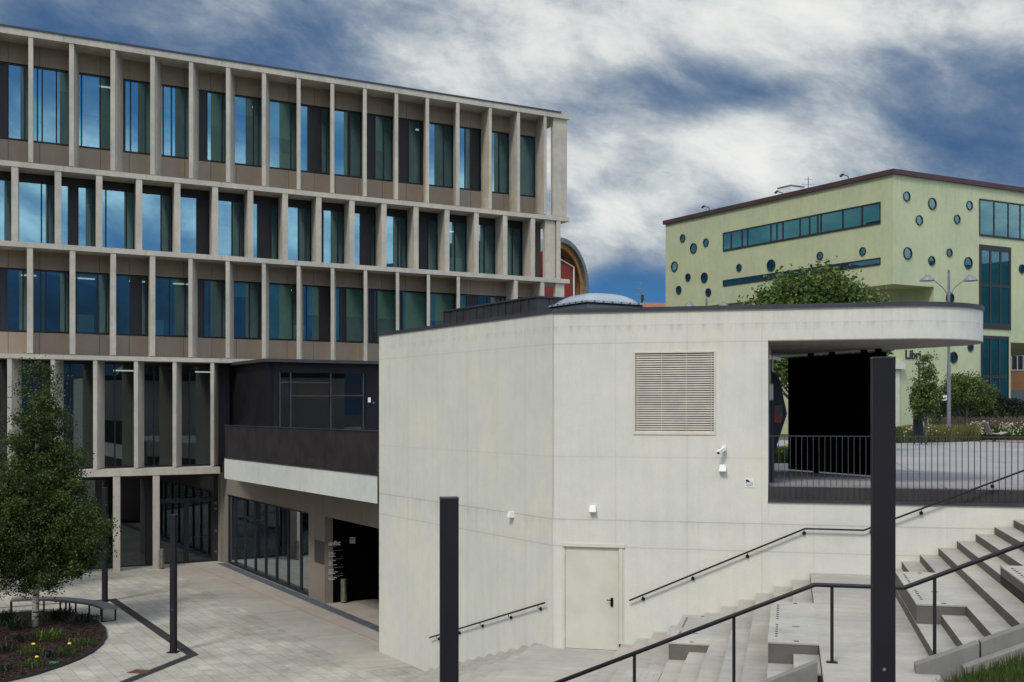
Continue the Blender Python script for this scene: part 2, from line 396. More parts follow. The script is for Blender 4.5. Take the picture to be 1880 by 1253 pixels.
# ------------------------------------------------------------------ ground
b = MB(); b.poly([(-3000,-3000,-.06),(3000,-3000,-.06),(3000,3000,-.06),(-3000,3000,-.06)]); struct('ground', b, 'soil')
b = MB()
fl = [(-60,10),(-14,10)]+[W(-7.2, 24), W(-7.2,-3.4), tuple(A-uo*.2), (-2,60),(-60,60)]
b.poly([(x, y, 0.) for x, y in fl]); struct('lower_plaza', b, 'pavers')

# beige slab band and drain in front of the glazed storefront
P1 = Vector((-12.37,49.4)); P2 = Vector((-4.115,35.1)); q = (P2-P1).normalized(); qn = Vector((q.y, -q.x)); qn = qn if qn.dot(-P1) > 0 else -qn   # towards the court
b = MB()
for (k0, k1, z) in ((.38, 2.75, .004),):
    c0 = P1+qn*k0-q*1.0; c1 = P1+qn*k1-q*1.0; c2 = P1+qn*k1+q*22; c3 = P1+qn*k0+q*22
    b.poly([(*c, z) for c in (c0, c1, c2, c3)])
b2 = MB(); c0 = P1-q*.3; c1 = c0+qn*.378; c3 = P2+q*3
b2.poly([(*c0,.005),(*c1,.005),(*(c3+qn*.378),.005),(*c3,.005)])
struct('paved_band', b, 'slabs'); struct('drain_strip', b2, 'drain')
# passage floor behind the opening
b = MB(); cc0 = P1+q*10.2; b.poly([(*p, .006) for p in (cc0-qn*.01, cc0+q*8-qn*.01, cc0+q*8-qn*9, cc0-qn*9)]); struct('passage_floor', b, 'slabs')

# upper plaza: one raised slab, its edge follows the walls
up = [tuple(A-uo*.3), tuple(B-uo*.3+u*.2), tuple(C-n*.3), W(60,-.31), (400,-20), (2600,800), (2600,2900), (-300,2900), (10,110), (10,66), L(tL(1000),1.5), L(tL(560),1.5), L(tL(432),1.3), (-10.75,43.3)]
b = MB(); b.prism(up, H-2.25, H-1.54); struct('upper_plaza', b, 'upper')

# ------------------------------------------------------------------ stairs
TR = .345; S_L0 = -8.38
# (start s, end s, top z) of every tread, from the court up to the upper plaza
treads = []
rz = (6.67-5.02)/11
for k in range(10): treads.append((S_L0+.345*k, S_L0+.345*(k+1), -6.67+rz*(k+1)))
treads.append((S_L0+3.45, -2.973, -5.02))
rz2 = (5.02-3.26)/12
for k in range(11): treads.append((-2.973+.345*k, -2.973+.345*(k+1), -5.02+rz2*(k+1)))
treads.append((.822, 2.22, -3.26))
rz3 = (3.26-1.54)/12
for k in range(11): treads.append((2.22+.34*k, 2.22+.34*(k+1), -3.26+rz3*(k+1)))
treads.append((5.96, 9.0, -1.54))
def zline(s):
    X = [-60, -8.38, -4.93, -3.0, .822, 1.95, 5.96, 60]; Z = [-6.67,-6.67,-5.02,-5.02,-3.26,-3.26,-1.54,-1.54]
    return float(np.interp(s, X, Z))
def znos(s):
    for s0, s1, z in treads:
        if s0 <= s < s1: return z
    return zline(s)
b = MB(); b2 = MB(); prevz = -6.67
DW = 8.42
for (s0, s1, z) in treads:
    dmin = .004
    # left of the crease the stair runs up to the slanted wall
    def dwall(s):
        if s >= -4.42: return dmin
        p = Vector(W(s, 0)); # distance to slanted wall along n
        k = (B-p).dot(uo)/n.dot(uo); return k+.004
    da, db = dwall(s0), dwall(s1)
    dm = 14.5 if abs(z+3.26) < 1e-6 else (26 if z > -1.6 else DW)
    b.poly([W(s0, da, z), W(s0, dm, z), W(s1, dm, z), W(s1, db, z)])
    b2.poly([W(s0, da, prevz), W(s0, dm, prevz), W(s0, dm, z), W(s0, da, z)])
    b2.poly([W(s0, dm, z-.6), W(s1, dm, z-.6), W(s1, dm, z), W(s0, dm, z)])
    prevz = z
nt_ = len(b2.v)
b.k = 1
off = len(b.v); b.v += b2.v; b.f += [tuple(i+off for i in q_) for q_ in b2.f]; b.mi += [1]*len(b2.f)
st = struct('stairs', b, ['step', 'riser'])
tag_l = None

def seat_block(x0, s0, s1, d0, d1, ztop, zbot, label, dots=True, slab=None, plate=None):
    t = thing('seating_block', W((s0+s1)/2, (d0+d1)/2, zbot), label, 'seating block', 'concrete seating blocks on the stairs')
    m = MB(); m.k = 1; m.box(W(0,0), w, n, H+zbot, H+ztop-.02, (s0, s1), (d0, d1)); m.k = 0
    m.box(W(0,0), w, n, H+ztop-.0199, H+ztop+.004, (s0-.006, s1+.006), (d0-.006, d1+.006))
    obj('concrete_block', m, ['block','riser'], t)
    if dots:
        m = MB()
        for k in range(16):
            if k in (8, 9): continue
            dd = d0+.35+k*(d1-d0-.6)/16; p = W(s0+.09, dd, ztop+.0045)
            m.box(p[:2], w, n, p[2], p[2]+.008, (0,.035), (0,.035))
        for ss, dd in ((s0+.35, d1-.12), (s0+.35, d0+.12)):
            p = W(ss, dd, ztop+.0045); m.box(p[:2], w, n, p[2], p[2]+.008, (0,.07), (0,.03))
        p = W(s0+.33, (d0+d1)/2+.5, ztop+.0045); m.box(p[:2], w, n, p[2], p[2]+.006, (0,.11), (0,.012))
        split_obj('stud', m, 'frame', t)
    if slab:
        m = MB(); m.box(W(0,0), w, n, H+ztop+.03, H+ztop+.11, (slab[0], slab[1]), (slab[2], slab[3])); obj('seat_slab', m, 'plank', t)
        m = MB(); m.box(W(0,0), w, n, H+ztop+.0045, H+ztop+.03, (slab[0]+.05, slab[1]-.05), (slab[2]+.05, slab[3]-.05)); obj('shadow_gap', m, 'frame', t)
    if plate:
        m = MB()
        for k in range(5):
            m.box(W(0,0), w, n, H+ztop+.005, H+ztop+.018, (plate[0]+k*(plate[1]-plate[0])/5, plate[0]+(k+.97)*(plate[1]-plate[0])/5), (plate[2], plate[3]))
        obj('tread_plate', m, 'block', t)
    return t
seat_block(0, .822-.69, .815, 3.7, 7.15, -3.256, -3.56, 'studded concrete seating block whose top is level with the middle landing of the stairs')
seat_block(0, -.903-.69+.0, -.91, 1.15, 3.9, -5.02+rz2*6+.0-.003+rz2, -4.45, 'concrete seating block on the lower flight, between the cream door and the landing')
seat_block(0, 2.22+.005, 2.895, 2.6, 6.0, -3.26+rz3*3+.001, -3.27, 'studded concrete seating block just right of the tallest dark post, at the upper flight')
seat_block(0, 2.90+.34*2+.0, 5.0, 4.7, 8.15, -3.26+rz3*6+.001, -2.9, 'tall concrete seating block with a pinkish slab on top, at the right edge', slab=(3.98, 5.0, 6.0, 8.1))
seat_block(0, -2.97+.69, -1.6, 4.2, 5.6, -5.02+rz2*4-.004, -4.97, 'flat seating block with a pale plank plate, lowest on the stairs', dots=False, plate=(-2.2,-1.66,4.25,5.5))

# kerb stones beside the stairs, in two stepped rows
kk = 0
names = []
def kerb_run(s0, s1, cnt, d0, dz, lab):
    out = []
    L_ = (s1-s0)/cnt
    for k in range(cnt):
        sa, sb = s0+k*L_+.012, s0+(k+1)*L_-.012
        za, zb = zline(sa)+dz, zline(sb)+dz
        m = MB(); lo = .55
        P = lambda s, d, z: W(s, d, z)
        m.hexa([P(sa,d0,za-lo),P(sb,d0,zb-lo),P(sb,d0+.22,zb-lo),P(sa,d0+.22,za-lo),P(sa,d0,za),P(sb,d0,zb),P(sb,d0+.22,zb),P(sa,d0+.22,za)])
        o = obj('kerb_stone', m, 'kerb'); tag(o, lab[k] if isinstance(lab, list) else lab, 'kerb stone', 'kerb stones along the edge of the stairs')
kerb_run(1.93, 4.2, 3, 8.45, .10, ['lowest sloping kerb stone of the upper row, at the foot of the upper flight', 'second sloping kerb stone of the upper row, above the grass corner', 'highest sloping kerb stone in view of the upper row, at the right edge'])
kerb_run(2.45, 4.9, 3, 8.74, -.06, ['lowest sloping kerb stone of the lower row, touching the grass', 'middle sloping kerb stone of the lower row, touching the grass', 'highest sloping kerb stone of the lower row, at the right edge by the grass'])
kerb_run(-.9, .78, 2, 8.45, .10, ['lower sloping kerb stone left of the landing, cut by the bottom of the picture', 'upper sloping kerb stone left of the landing, beside the footed rail post'])

# grass slopes
def grass_surface(s0, s1, d0, d1, name):
    m = MB(); ns = int((s1-s0)/.5)+1; nd = int((d1-d0)/.8)+1
    ss = np.linspace(s0, s1, ns); dd = np.linspace(d0, d1, nd)
    for i in range(ns-1):
        for j in range(nd-1):
            m.poly([W(ss[i],dd[j],zline(ss[i])-.20), W(ss[i],dd[j+1],zline(ss[i])-.20), W(ss[i+1],dd[j+1],zline(ss[i+1])-.20), W(ss[i+1],dd[j],zline(ss[i+1])-.20)])
    o = struct(name, m, 'soil')
grass_surface(1.96, 30, 8.9, 45, 'grass_bank'); grass_surface(-30, .8, 8.67, 45, 'grass_bank')
m = MB(); m.poly([W(.8,14.4,-3.27),W(.8,45,-3.27),W(1.96,45,-3.27),W(1.96,14.5,-3.27)]); struct('path', m, 'path_m')
def blades(name, pts, hmin, hmax, wdt, mat, label=None, lean=.35, seed=1):
    rng = np.random.default_rng(seed); N = len(pts); pts = np.array(pts, float)
    h = rng.uniform(hmin, hmax, N); an = rng.uniform(0, 2*np.pi, N); ln = rng.uniform(0, lean, N)*h; la = rng.uniform(0, 2*np.pi, N)
    dx, dy = np.cos(an)*wdt/2, np.sin(an)*wdt/2
    v = np.zeros((N, 4, 3))
    v[:,0] = pts+np.stack([dx, dy, 0*dx], 1); v[:,1] = pts-np.stack([dx, dy, 0*dx], 1)
    tip = pts+np.stack([np.cos(la)*ln, np.sin(la)*ln, h], 1)
    v[:,2] = tip-np.stack([dx, dy, 0*dx], 1)*.25; v[:,3] = tip+np.stack([dx, dy, 0*dx], 1)*.25
    return fastmesh(name, v, rng.uniform(0, 1, N), mat)
def fastmesh(name, quads, tone, mat, base=None, parent=None):
    N = len(quads); v = quads.reshape(-1, 3)
    bs = np.array(parent['_b'] if parent is not None else (base if base is not None else (v[:,0].mean(), v[:,1].mean(), v[:,2].min())))
    me = bpy.data.meshes.new(name); me.vertices.add(N*4); me.vertices.foreach_set('co', (v-bs).ravel())
    me.loops.add(N*4); me.loops.foreach_set('vertex_index', np.arange(N*4, dtype=np.int32))
    me.polygons.add(N); me.polygons.foreach_set('loop_start', np.arange(0, N*4, 4, dtype=np.int32))
    me.update(calc_edges=True); me.materials.append(M[mat])
    at_ = me.attributes.new('tone', 'FLOAT', 'FACE'); at_.data.foreach_set('value', tone.astype(np.float32))
    o = link(name, me); o['_b'] = tuple(bs)
    if parent is not None: o.parent = parent
    else: o.location = tuple(bs)
    return o
rng = np.random.default_rng(5)
pts = []
for _ in range(26000):
    s_, d_ = rng.uniform(1.98, 5.6), rng.uniform(8.95, 12.5); pts.append(W(s_, d_, zline(s_)-.21))
o = blades('bank_grass', pts, .05, .17, .012, 'grass', seed=3); o['kind'] = 'stuff'
tag(o, 'dark green grass on the bank below the kerb stones, bottom right corner', 'grass')

# ------------------------------------------------------------------ concrete building
cb = thing('concrete_building', (*((A+B)/2), 0), 'pale concrete building with a louvred vent, cream door and a rounded cantilevered canopy', 'building')
zt = H+2.09; zc = H+1.39
TH = .35
# slanted wall and main wall (solid, with thickness behind)
m = MB()
A_ = tuple(A); B_ = tuple(B); C_ = tuple(C)
hb = Vector(W(-1.0, -6.5))
def wallpoly(mb, p, q_, nrm, z0, z1, th=TH, proud=0.):
    p, q_, nrm = Vector(p), Vector(q_), Vector(nrm)
    mb.prism([tuple(p+nrm*proud), tuple(q_+nrm*proud), tuple(q_-nrm*th), tuple(p-nrm*th)], z0, z1)
m.prism([A_, B_, tuple(B-n*TH+u*.12), tuple(A-uo*TH+(-uo)*0)], 0, zt)
obj('slanted_wall', m, 'wall_slant', cb)
# main wall with door opening: door px 1030..1150
sd0, sd1 = sW(1033), sW(1147); zd0, zd1 = -5.02, -(998-HY)/F*24.-.0
sB = -4.425
m = MB()
def wbox(mb, s0, s1, z0, z1, d0=-TH, d1=0.): mb.box(W(0,0), w, n, H+z0, H+z1, (s0, s1), (d0, d1))
vs0, vs1, vz0, vz1 = sW(1166), sW(1311), (HY-794)/F*23.35, (HY-648)/F*23.35
wbox(m, sB, sd0, -6.67, -2.30); wbox(m, sd0, sd1, zd1, -2.30); wbox(m, sd1, 9.0, -6.67, -2.30)
wbox(m, sd0, sd1, -6.67, zd0)
d_ = -.012    # the upper storey stands a little behind the base
m.k = 0
wbox(m, sB+.003, vs0, -2.2999, 2.09, -TH, d_); wbox(m, vs1, 0., -2.2999, 2.09, -TH, d_)
wbox(m, vs0, vs1, -2.2999, vz0, -TH, d_); wbox(m, vs0, vs1, vz1, 2.09, -TH, d_)
wbox(m, 0.001, 9.0, -2.2999, -1.86, -TH, -.02)
obj('main_wall', m, 'wall_main', cb)
# canopy with rounded end
Rc = 1.9; pts = [W(.0005,-.012), W(4.33-Rc,-.012)]
for k in range(1, 17):
    an = k/16*math.pi*.62; pts.append(W(4.33-Rc+Rc*math.sin(an), -.012-Rc+Rc*math.cos(an)))
pe = Vector(W(2.31,-4.6)); pts.append(tuple(pe)); pf = pe+Vector((-1.27,2.9)).normalized()*6.0; pts.append(tuple(pf)); 
canopy = pts+[W(-2.0,-9.5), W(.0005,-TH)]
m = MB(); m.prism([pts[0]]+canopy[1:], zc+.02, zt)
o = obj('canopy', m, 'wall_main', cb)
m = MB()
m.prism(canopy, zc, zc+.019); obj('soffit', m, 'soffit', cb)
# side reveal wall of the passage, roof slab, flashing
m = MB(); m.box(W(0,0), w, n, H-1.54, zc-.001, (-.30, 0.), (-7.5, -TH-.001)); obj('side_wall', m, 'wall_main', cb)
m = MB(); bk1 = tuple(A-uo*12); bk2 = W(-2.0,-9.5)
m.prism([tuple(A-uo*TH), tuple(B-uo*TH-n*.1), W(0,-TH-.002), bk2, bk1], zt-.3, zt-.02); obj('roof', m, 'flash', cb)
fo = MB(); outline = [A, B]+[Vector(p) for p in [W(4.33-Rc,0)]]
outline += [Vector(W(4.33-Rc+(Rc)*math.sin(k/16*math.pi*.62), -Rc+(Rc)*math.cos(k/16*math.pi*.62))) for k in range(1, 17)]+[pe, pf]
inner = []
for i, p in enumerate(outline):
    t_ = (outline[min(i+1, len(outline)-1)]-outline[max(i-1, 0)]).normalized(); nn = Vector((t_.y, -t_.x))
    fo.v.append((*(p+nn*.025), zt-.05)); fo.v.append((*(p+nn*.025), zt+.035)); fo.v.append((*(p-nn*.30), zt+.035)); fo.v.append((*(p-nn*.30), zt+.002)); 
for i in range(len(outline)-1):
    for k in range(4):
        k2 = (k+1) % 4; fo.f.append((i*4+k, i*4+k2, (i+1)*4+k2, (i+1)*4+k)); fo.mi.append(0)
obj('roof_flashing', fo, 'flash', cb)
# back walls
m = MB(); m.prism([tuple(A-uo*TH), tuple(A+u*.0-uo*12), tuple(A-uo*12-u*.3), tuple(A-uo*TH-u*.3)], 0, zt-.31); obj('back_wall', m, 'wall_slant', cb)
# door
d0 = MB(); fr = .055
dr = obj('door', d0.box(W(0,0), w, n, H+zd0+.012, H+zd1-.05, (sd0+.05, sd1-.13), (-.09,-.03)), 'cream', cb)
m = MB(); wbox(m, sd0, sd1, zd1-.05, zd1+.02, -.12, .03); wbox(m, sd0+.0, sd0+.045, zd0, zd1-.051, -.12, -.004); wbox(m, sd1-.12, sd1-.045, zd0+.15, zd1-.051, -.12, .012); wbox(m, sd1-.044, sd1, zd0, zd1-.051, -.12, -.004)
obj('door_frame', m, 'cream', dr)
m = MB(); wbox(m, sd1-.30, sd1-.245, zd0+.92, zd0+1.10, -.029, -.01); m.tube([W(sd1-.27,-.01,zd0+1.06), W(sd1-.27,.04,zd0+1.06), W(sd1-.37,.04,zd0+1.06)], .011)
obj('door_handle', m, 'black', dr)
m = MB()
for zq in (.22, 1.95): wbox(m, sd0+.03, sd0+.058, zd0+zq, zd0+zq+.12, -.03, -.012)
obj('hinge', m, 'cream_lam', dr)
# vent
m = MB(); 
for (s0, s1, z0, z1) in ((vs0-.03, vs1+.03, vz1-.001, vz1+.03), (vs0-.03, vs1+.03, vz0-.05, vz0+.001), (vs0-.03, vs0+.001, vz0, vz1-.002), (vs1-.001, vs1+.03, vz0, vz1-.002)): wbox(m, s0, s1, z0, z1, -.10, .006)
vf = obj('vent', m, 'cream_lam', cb)
m = MB(); NL = 34; pit = (vz1-vz0)/NL
for k in range(NL):
    z0 = vz0+k*pit
    P = lambda s, d, z: W(s, d, z)
    m.hexa([P(vs0,-.02,z0),P(vs1,-.02,z0),P(vs1,-.06,z0+.004),P(vs0,-.06,z0+.004),P(vs0,-.02,z0+.029),P(vs1,-.02,z0+.029),P(vs1,-.06,z0+.031),P(vs0,-.06,z0+.031)])
for q_ in (.035,.34,.65,.965):
    s_ = vs0+(vs1-vs0)*q_; wbox(m, s_-.004, s_+.004, vz0, vz1, -.016, -.012)
obj('louvre_slats', m, 'cream_lam', vf)
m = MB(); wbox(m, vs0, vs1, vz0, vz1, -.2, -.16); obj('vent_backing', m, 'black', vf)

# black screen wall below the canopy's rear edge
k0 = Vector((6.99,28.8)); k1 = Vector((8.35,25.65)); kd = (k1-k0).normalized(); kn = Vector((kd.y,-kd.x)); kn = kn if kn.dot(-k0) > 0 else -kn
bw = thing('black_screen_wall', (*k0, H-1.54), 'large matt black screen wall hung on brackets under the rear edge of the canopy', 'screen wall')
m = MB(); ln_ = (k1-k0).length
m.box(k0, kd, kn, H-1.50, zc-.08, (0, ln_), (-.12, 0.)); obj('panel', m, 'deepblack', bw)
for q_ in (.28, .88):
    m = MB(); m.box(k0, kd, kn, H-1.54, H-1.50, (ln_*q_, ln_*q_+.12), (-.10,-.02)); obj('foot', m, 'deepblack', bw)
for q_ in (.22,.45,.78,.92):
    m = MB(); m.box(k0, kd, kn, zc-.08, zc, (ln_*q_, ln_*q_+.14), (-.10,-.02)); obj('bracket', m, 'deepblack', bw)

# roof: seamed box and skylight
m = MB()
e0 = Vector(at(985.5, 0, 29.6)[:2]); ed = Vector((-.5135,.8581)); er = Vector((.8581,.5135))
ub = thing('roof_plant_box', (*e0, zt), 'dark standing seam metal box on the roof of the concrete building', 'plant box')
m.box(e0, ed, er, zt-.02, H+2.93, (0, 5.2), (0, 3.)); obj('casing', m, 'metal_grey', ub)
m = MB(); m.box(e0, ed, er, H+2.93, H+2.97, (-.04, 5.24), (-.04, 3.04)); obj('cap', m, 'flash', ub)
m = MB()
for k in range(1, 14): m.box(e0, ed, er, zt-.02, H+2.929, (.4*k-.01, .4*k+.01), (-.03, -.0005))
for k in range(1, 8): m.box(e0, ed, er, zt-.02, H+2.929, (-.03,-.0005), (.4*k-.01, .4*k+.01))
split_obj('seam', m, 'metal_grey', ub)
k0_ = Vector(at(1079, 0, 26.9)[:2])
sk = thing('skylight', (*k0_, zt), 'domed rooflight with a bolted rim on the concrete roof', 'skylight')
def taper(mb, o, z0, z1, l0, l1, off0, off1):
    P = lambda i, j, z, e: (*(o+ed*i+er*j), z)
    la, lb = l0, l1
    q0 = [(-off0,-off0),(la+off0,-off0),(la+off0,lb+off0),(-off0,lb+off0)]; q1 = [(-off1,-off1),(la+off1,-off1),(la+off1,lb+off1),(-off1,lb+off1)]
    mb.hexa([P(i,j,z0,0) for i,j in q0]+[P(i,j,z1,0) for i,j in q1])
m = MB(); taper(m, k0_, zt-.02, H+2.55, 1.6, 1.6, .28, .0); obj('curb', m, 'flash', sk)
m = MB(); taper(m, k0_, H+2.551, H+2.60, 1.6, 1.6, .06, .03); obj('rim', m, 'galv', sk)
m = MB(); N_ = 12
for i in range(N_+1):
    for j in range(N_+1):
        x_, y_ = i/N_*1.6, j/N_*1.6; hgt = .24*(max(0,(1-abs(2*i/N_-1)**3.5))*max(0,(1-abs(2*j/N_-1)**3.5)))**.7
        m.v.append((*(k0_+ed*x_+er*y_), H+2.601+hgt))
for i in range(N_):
    for j in range(N_): m.f.append((i*(N_+1)+j, (i+1)*(N_+1)+j, (i+1)*(N_+1)+j+1, i*(N_+1)+j+1)); m.mi.append(0)
obj('dome', m, 'dome', sk, smooth=True)
m = MB()
for k in range(6):
    m.box(k0_, ed, er, H+2.565, H+2.59, (.15+k*.26,.18+k*.26), (-.07,-.045)); m.box(k0_, ed, er, H+2.565, H+2.59, (-.07,-.045), (.15+k*.26,.18+k*.26))
split_obj('bolt', m, 'frame', sk)

# fixtures on the wall
def wall_light(p, ax, nr, label):
    t = thing('wall_light', p, label, 'wall light', 'small white wall lights'); t.scale = (.85,)*3
    q_ = Vector(p); ax = Vector((*ax, 0)); nr = Vector((*nr, 0)); m = MB(); z = Vector((0,0,1))
    P = lambda i, j, k: tuple(q_+ax*i+nr*j+z*k)
    m.hexa([P(-.085,.0,-.07),P(.085,.0,-.07),P(.085,.14,-.07),P(-.085,.14,-.07),P(-.07,.0,.08),P(.07,.0,.08),P(.07,.09,.08),P(-.07,.09,.08)])
    obj('housing', m, 'white', t)
    m = MB(); m.hexa([P(-.08,.01,-.085),P(.08,.01,-.085),P(.08,.135,-.085),P(-.08,.135,-.085),P(-.08,.01,-.0701),P(.08,.01,-.0701),P(.08,.135,-.0701),P(-.08,.135,-.0701)]); obj('lens', m, 'cream_lam', t)
wall_light(W(sW(1327), -.012, (HY-859)/F*23.3), w, n, 'white wedge wall light directly below the security camera on the main wall')
wall_light(W(sW(1089), -.012, (HY-934)/F*23.8), w, n, 'white wedge wall light above the cream door')
kA = par(941, A, -u); pA = A-u*kA
wall_light((*pA, H-(945-HY)/F*pA.y), -u, uo, 'white wedge wall light on the slanted wall, right of the shorter dark post')
def sec_cam(p, aim, nr, label):
    t = thing('security_camera', p, label, 'security camera', 'security cameras'); t.scale = (.8,)*3; q_ = Vector(p); nr = Vector((*nr, 0)); aim = Vector(aim).normalized()
    m = MB(); sx = Vector((nr.y,-nr.x,0)); z = Vector((0,0,1)); P = lambda i, j, k: tuple(q_+sx*i+nr*j+z*k)
    m.hexa([P(-.06,0,-.06),P(.06,0,-.06),P(.06,.07,-.06),P(-.06,.07,-.06),P(-.06,0,.06),P(.06,0,.06),P(.06,.07,.06),P(-.06,.07,.06)]); obj('mounting_box', m, 'white', t)
    c = q_+nr*.14-z*.02; m = MB(); m.tube([q_+nr*.06, q_+nr*.14-z*.02], .022); obj('arm', m, 'white', t)
    m = MB(); m.bar(c-aim*.03, c+aim*.20, .085, .075); bdy = obj('camera_body', m, 'white', t)
    m = MB(); m.bar(c+aim*.2005, c+aim*.212, .075, .065); obj('lens', m, 'black', bdy)
    m = MB(); m.bar(c-aim*.02+z*.045, c+aim*.25+z*.045, .10, .01); obj('sun_shield', m, 'white', t)
sec_cam(W(sW(1329), -.012, (HY-823)/F*23.3), (-.75,-.5,-.42), n, 'white security camera angled down left beside the louvred vent')
pz = W(0.0, -.9, 1.10); sec_cam(pz, (.8,-.4,-.25), w, 'white security camera at the left end of the opening under the canopy')
# cctv notice
s0 = sW(1368); z0 = (HY-895)/F*23.1
t = thing('warning_notice', W(s0, -.012, z0), 'small pale notice with a camera pictogram and blue lines, low on the main wall', 'notice')
m = MB(); wbox(m, s0, s0+.175, z0, z0+.19, -.012, -.002); obj('plate', m, 'white', t)
m = MB(); m.tube([W(s0+.02,0.,z0+.15), W(s0+.085,0.,z0+.12)], .017, 6); m.tube([W(s0+.05,0,z0+.13), W(s0+.02,0,z0+.10)], .007, 6); obj('pictogram', m, 'black', t)
m = MB()
for k, (x0_, x1_) in enumerate(((.09,.16),(.09,.155),(.02,.16),(.02,.15),(.02,.16))): wbox(m, s0+x0_, s0+x1_, z0+.10-.018*k, z0+.106-.018*k, -.0019, -.0005)
obj('text_line', m, 'teal', t)

# ------------------------------------------------------------------ wall handrails
def wall_rail(pts, nr, brk, label):
    t = thing('wall_handrail', pts[0], label, 'handrail', 'thin dark handrails on the concrete walls')
    m = MB(); m.tube(pts, .019, 8); obj('rail', m, 'dark_metal', t)
    P = [Vector(p) for p in pts]
    for (i, q_) in brk:
        c = P[i].lerp(P[i+1], q_); nr3 = Vector((*nr, 0)); m = MB()
        m.tube([c, c-Vector((0,0,.075)), c-Vector((0,0,.09))-nr3*.05], .008, 6); wp = c-Vector((0,0,.09))
        m.tube([wp-nr3*.055, wp-nr3*.082], .038, 12)
        obj('bracket', m, 'dark_metal', t)
hz = lambda x, y, d=.09: W(sW(x, d), d, (HY-y)/F*W(sW(x, d), d)[1])
pp = [hz(1155,1103), hz(1478,971), hz(1586,974), hz(1602,968), hz(1880,864), W(6.0,.09,-.62)]
wall_rail(pp, n, [(0,.08),(0,.37),(0,.68),(0,.995),(2,.9),(3,.33),(3,.8)], 'long dark handrail on the main wall climbing from the cream door to the upper railing')
k1_, k2_ = par(789, A+uo*.09, -u), par(1000, A+uo*.09, -u); pa, pb = A+uo*.09-u*k1_, A+uo*.09-u*k2_
wall_rail([(*pa, H-(1171-HY)/F*pa.y), (*pb, H-(1107-HY)/F*pb.y)], uo, [(0,.07),(0,.27),(0,.48),(0,.72),(0,.95)], 'short dark handrail on the slanted wall behind the shorter dark post')

# ------------------------------------------------------------------ free-standing stair rail
t = thing('stair_rail', W(.956, 8.28, -3.26), 'dark steel stair rail running diagonally across the foreground, level at the landing', 'railing')
RB = [(-4.0,-2.263-.43*4.74), (.74,-2.263), (1.84,-2.263), (5.2,-2.263+.425*3.36)]
m = MB(); m.tube([W(s_, 8.28, z_) for s_, z_ in RB], .029, 12); obj('top_rail', m, 'dark_metal', t, smooth=True)
for s_ in (-2.88,-1.60,-.287,.956,2.206,3.46,4.7):
    zr = float(np.interp(s_, [r[0] for r in RB], [r[1] for r in RB])); zf = znos(s_)
    m = MB(); m.box(W(s_,8.28), w, n, H+zf, H+zr-.02, (-.021,.021), (-.012,.012)); po = obj('post', m, 'dark_metal', t)
    m = MB(); m.box(W(s_,8.28), w, n, H+zf, H+zf+.012, (-.07,.07), (-.05,.05)); obj('foot_plate', m, 'dark_metal', po)

# ------------------------------------------------------------------ deck railing
t = thing('deck_railing', W(0.05,-.10,-1.86), 'dark bar railing with a solid kick plate along the edge of the upper plaza', 'railing')
s_end = 9.0
m = MB(); m.box(W(0,0), w, n, H-.535, H-.515, (.02, s_end), (-.105,-.065)); obj('top_rail', m, 'metal_grey', t)
m = MB(); m.box(W(0,0), w, n, H-1.80, H-1.55, (.02, s_end), (-.10,-.075)); obj('kick_plate', m, 'balu', t)
m = MB(); m.box(W(0,0), w, n, H-1.86, H-1.80, (.0, s_end), (-.12, .012)); obj('edge_profile', m, 'metal_grey', t)
m = MB(); k = 0; s_ = .1
while s_ < s_end: m.box(W(0,0), w, n, H-1.80, H-.536, (s_-.006, s_+.006), (-.0745,-.04)); s_ += .112
o = obj('balusters', m, 'metal_grey', t)

# tall square lamp posts
def post(x, D, ztop, zfoot, label, ang):
    p = at(x, 0, D); t = thing('square_post', (p[0], p[1], H+zfoot), label, 'post', 'tall square dark steel posts')
    m = MB(); ca, sa = math.cos(R(ang)), math.sin(R(ang)); hw = .075
    bx = (ca, sa); by = (-sa, ca)
    m.box(p[:2], bx, by, H+zfoot, H+ztop-.012, (-hw, hw), (-hw, hw)); obj('shaft', m, 'post_paint', t)
    m = MB(); m.box(p[:2], bx, by, H+ztop-.0119, H+ztop, (-hw-.002, hw+.002), (-hw-.002, hw+.002)); obj('cap', m, 'metal_grey', t)
    m = MB(); m.box(p[:2], bx, by, H+zfoot, H+zfoot+.02, (-.14,.14), (-.14,.14)); obj('base_plate', m, 'dark_metal', t)
    m = MB(); zb_ = H+ztop-(2.18 if D < 9 else 2.6); c_ = Vector((p[0]-by[0]*.0752+bx[0]*.0, p[1]-by[1]*.0752, zb_)); m.disc(c_, (bx[0],bx[1],0), (0,0,1), .012, n=12); obj('screw', m, 'galv', t)
    return t
post(824.5, 9.5, -.728, -4.62, 'tall square dark post in the foreground, in front of the slanted wall', 7)
post(1621, 8.0, .372, -3.34, 'tallest square dark post in the foreground, in front of the railing and landing', -11)
post(318.5, 31.3, -2.88, -6.67, 'slim dark post in the court at the near bend of the dark strip', -8)
post(192.5, 39.6, -2.7, -6.67, 'slim dark post beside the birch, at the far end of the dark strip', -8)

# ------------------------------------------------------------------ office building (left)
ob = thing('office_building', L(0,0,-6.67), 'long concrete office building with rows of vertical fins and mirrored windows', 'building')
E = 1.12
tEnd = tL(1046)
t0 = -9.0
tg = tL(985, E)                   # where the window wall ends
def lbox(mb, ta, tb, ea, eb, za, zb): return mb.box(L(0,0), f, a, H+za, H+zb, (ta, tb), (ea, eb))
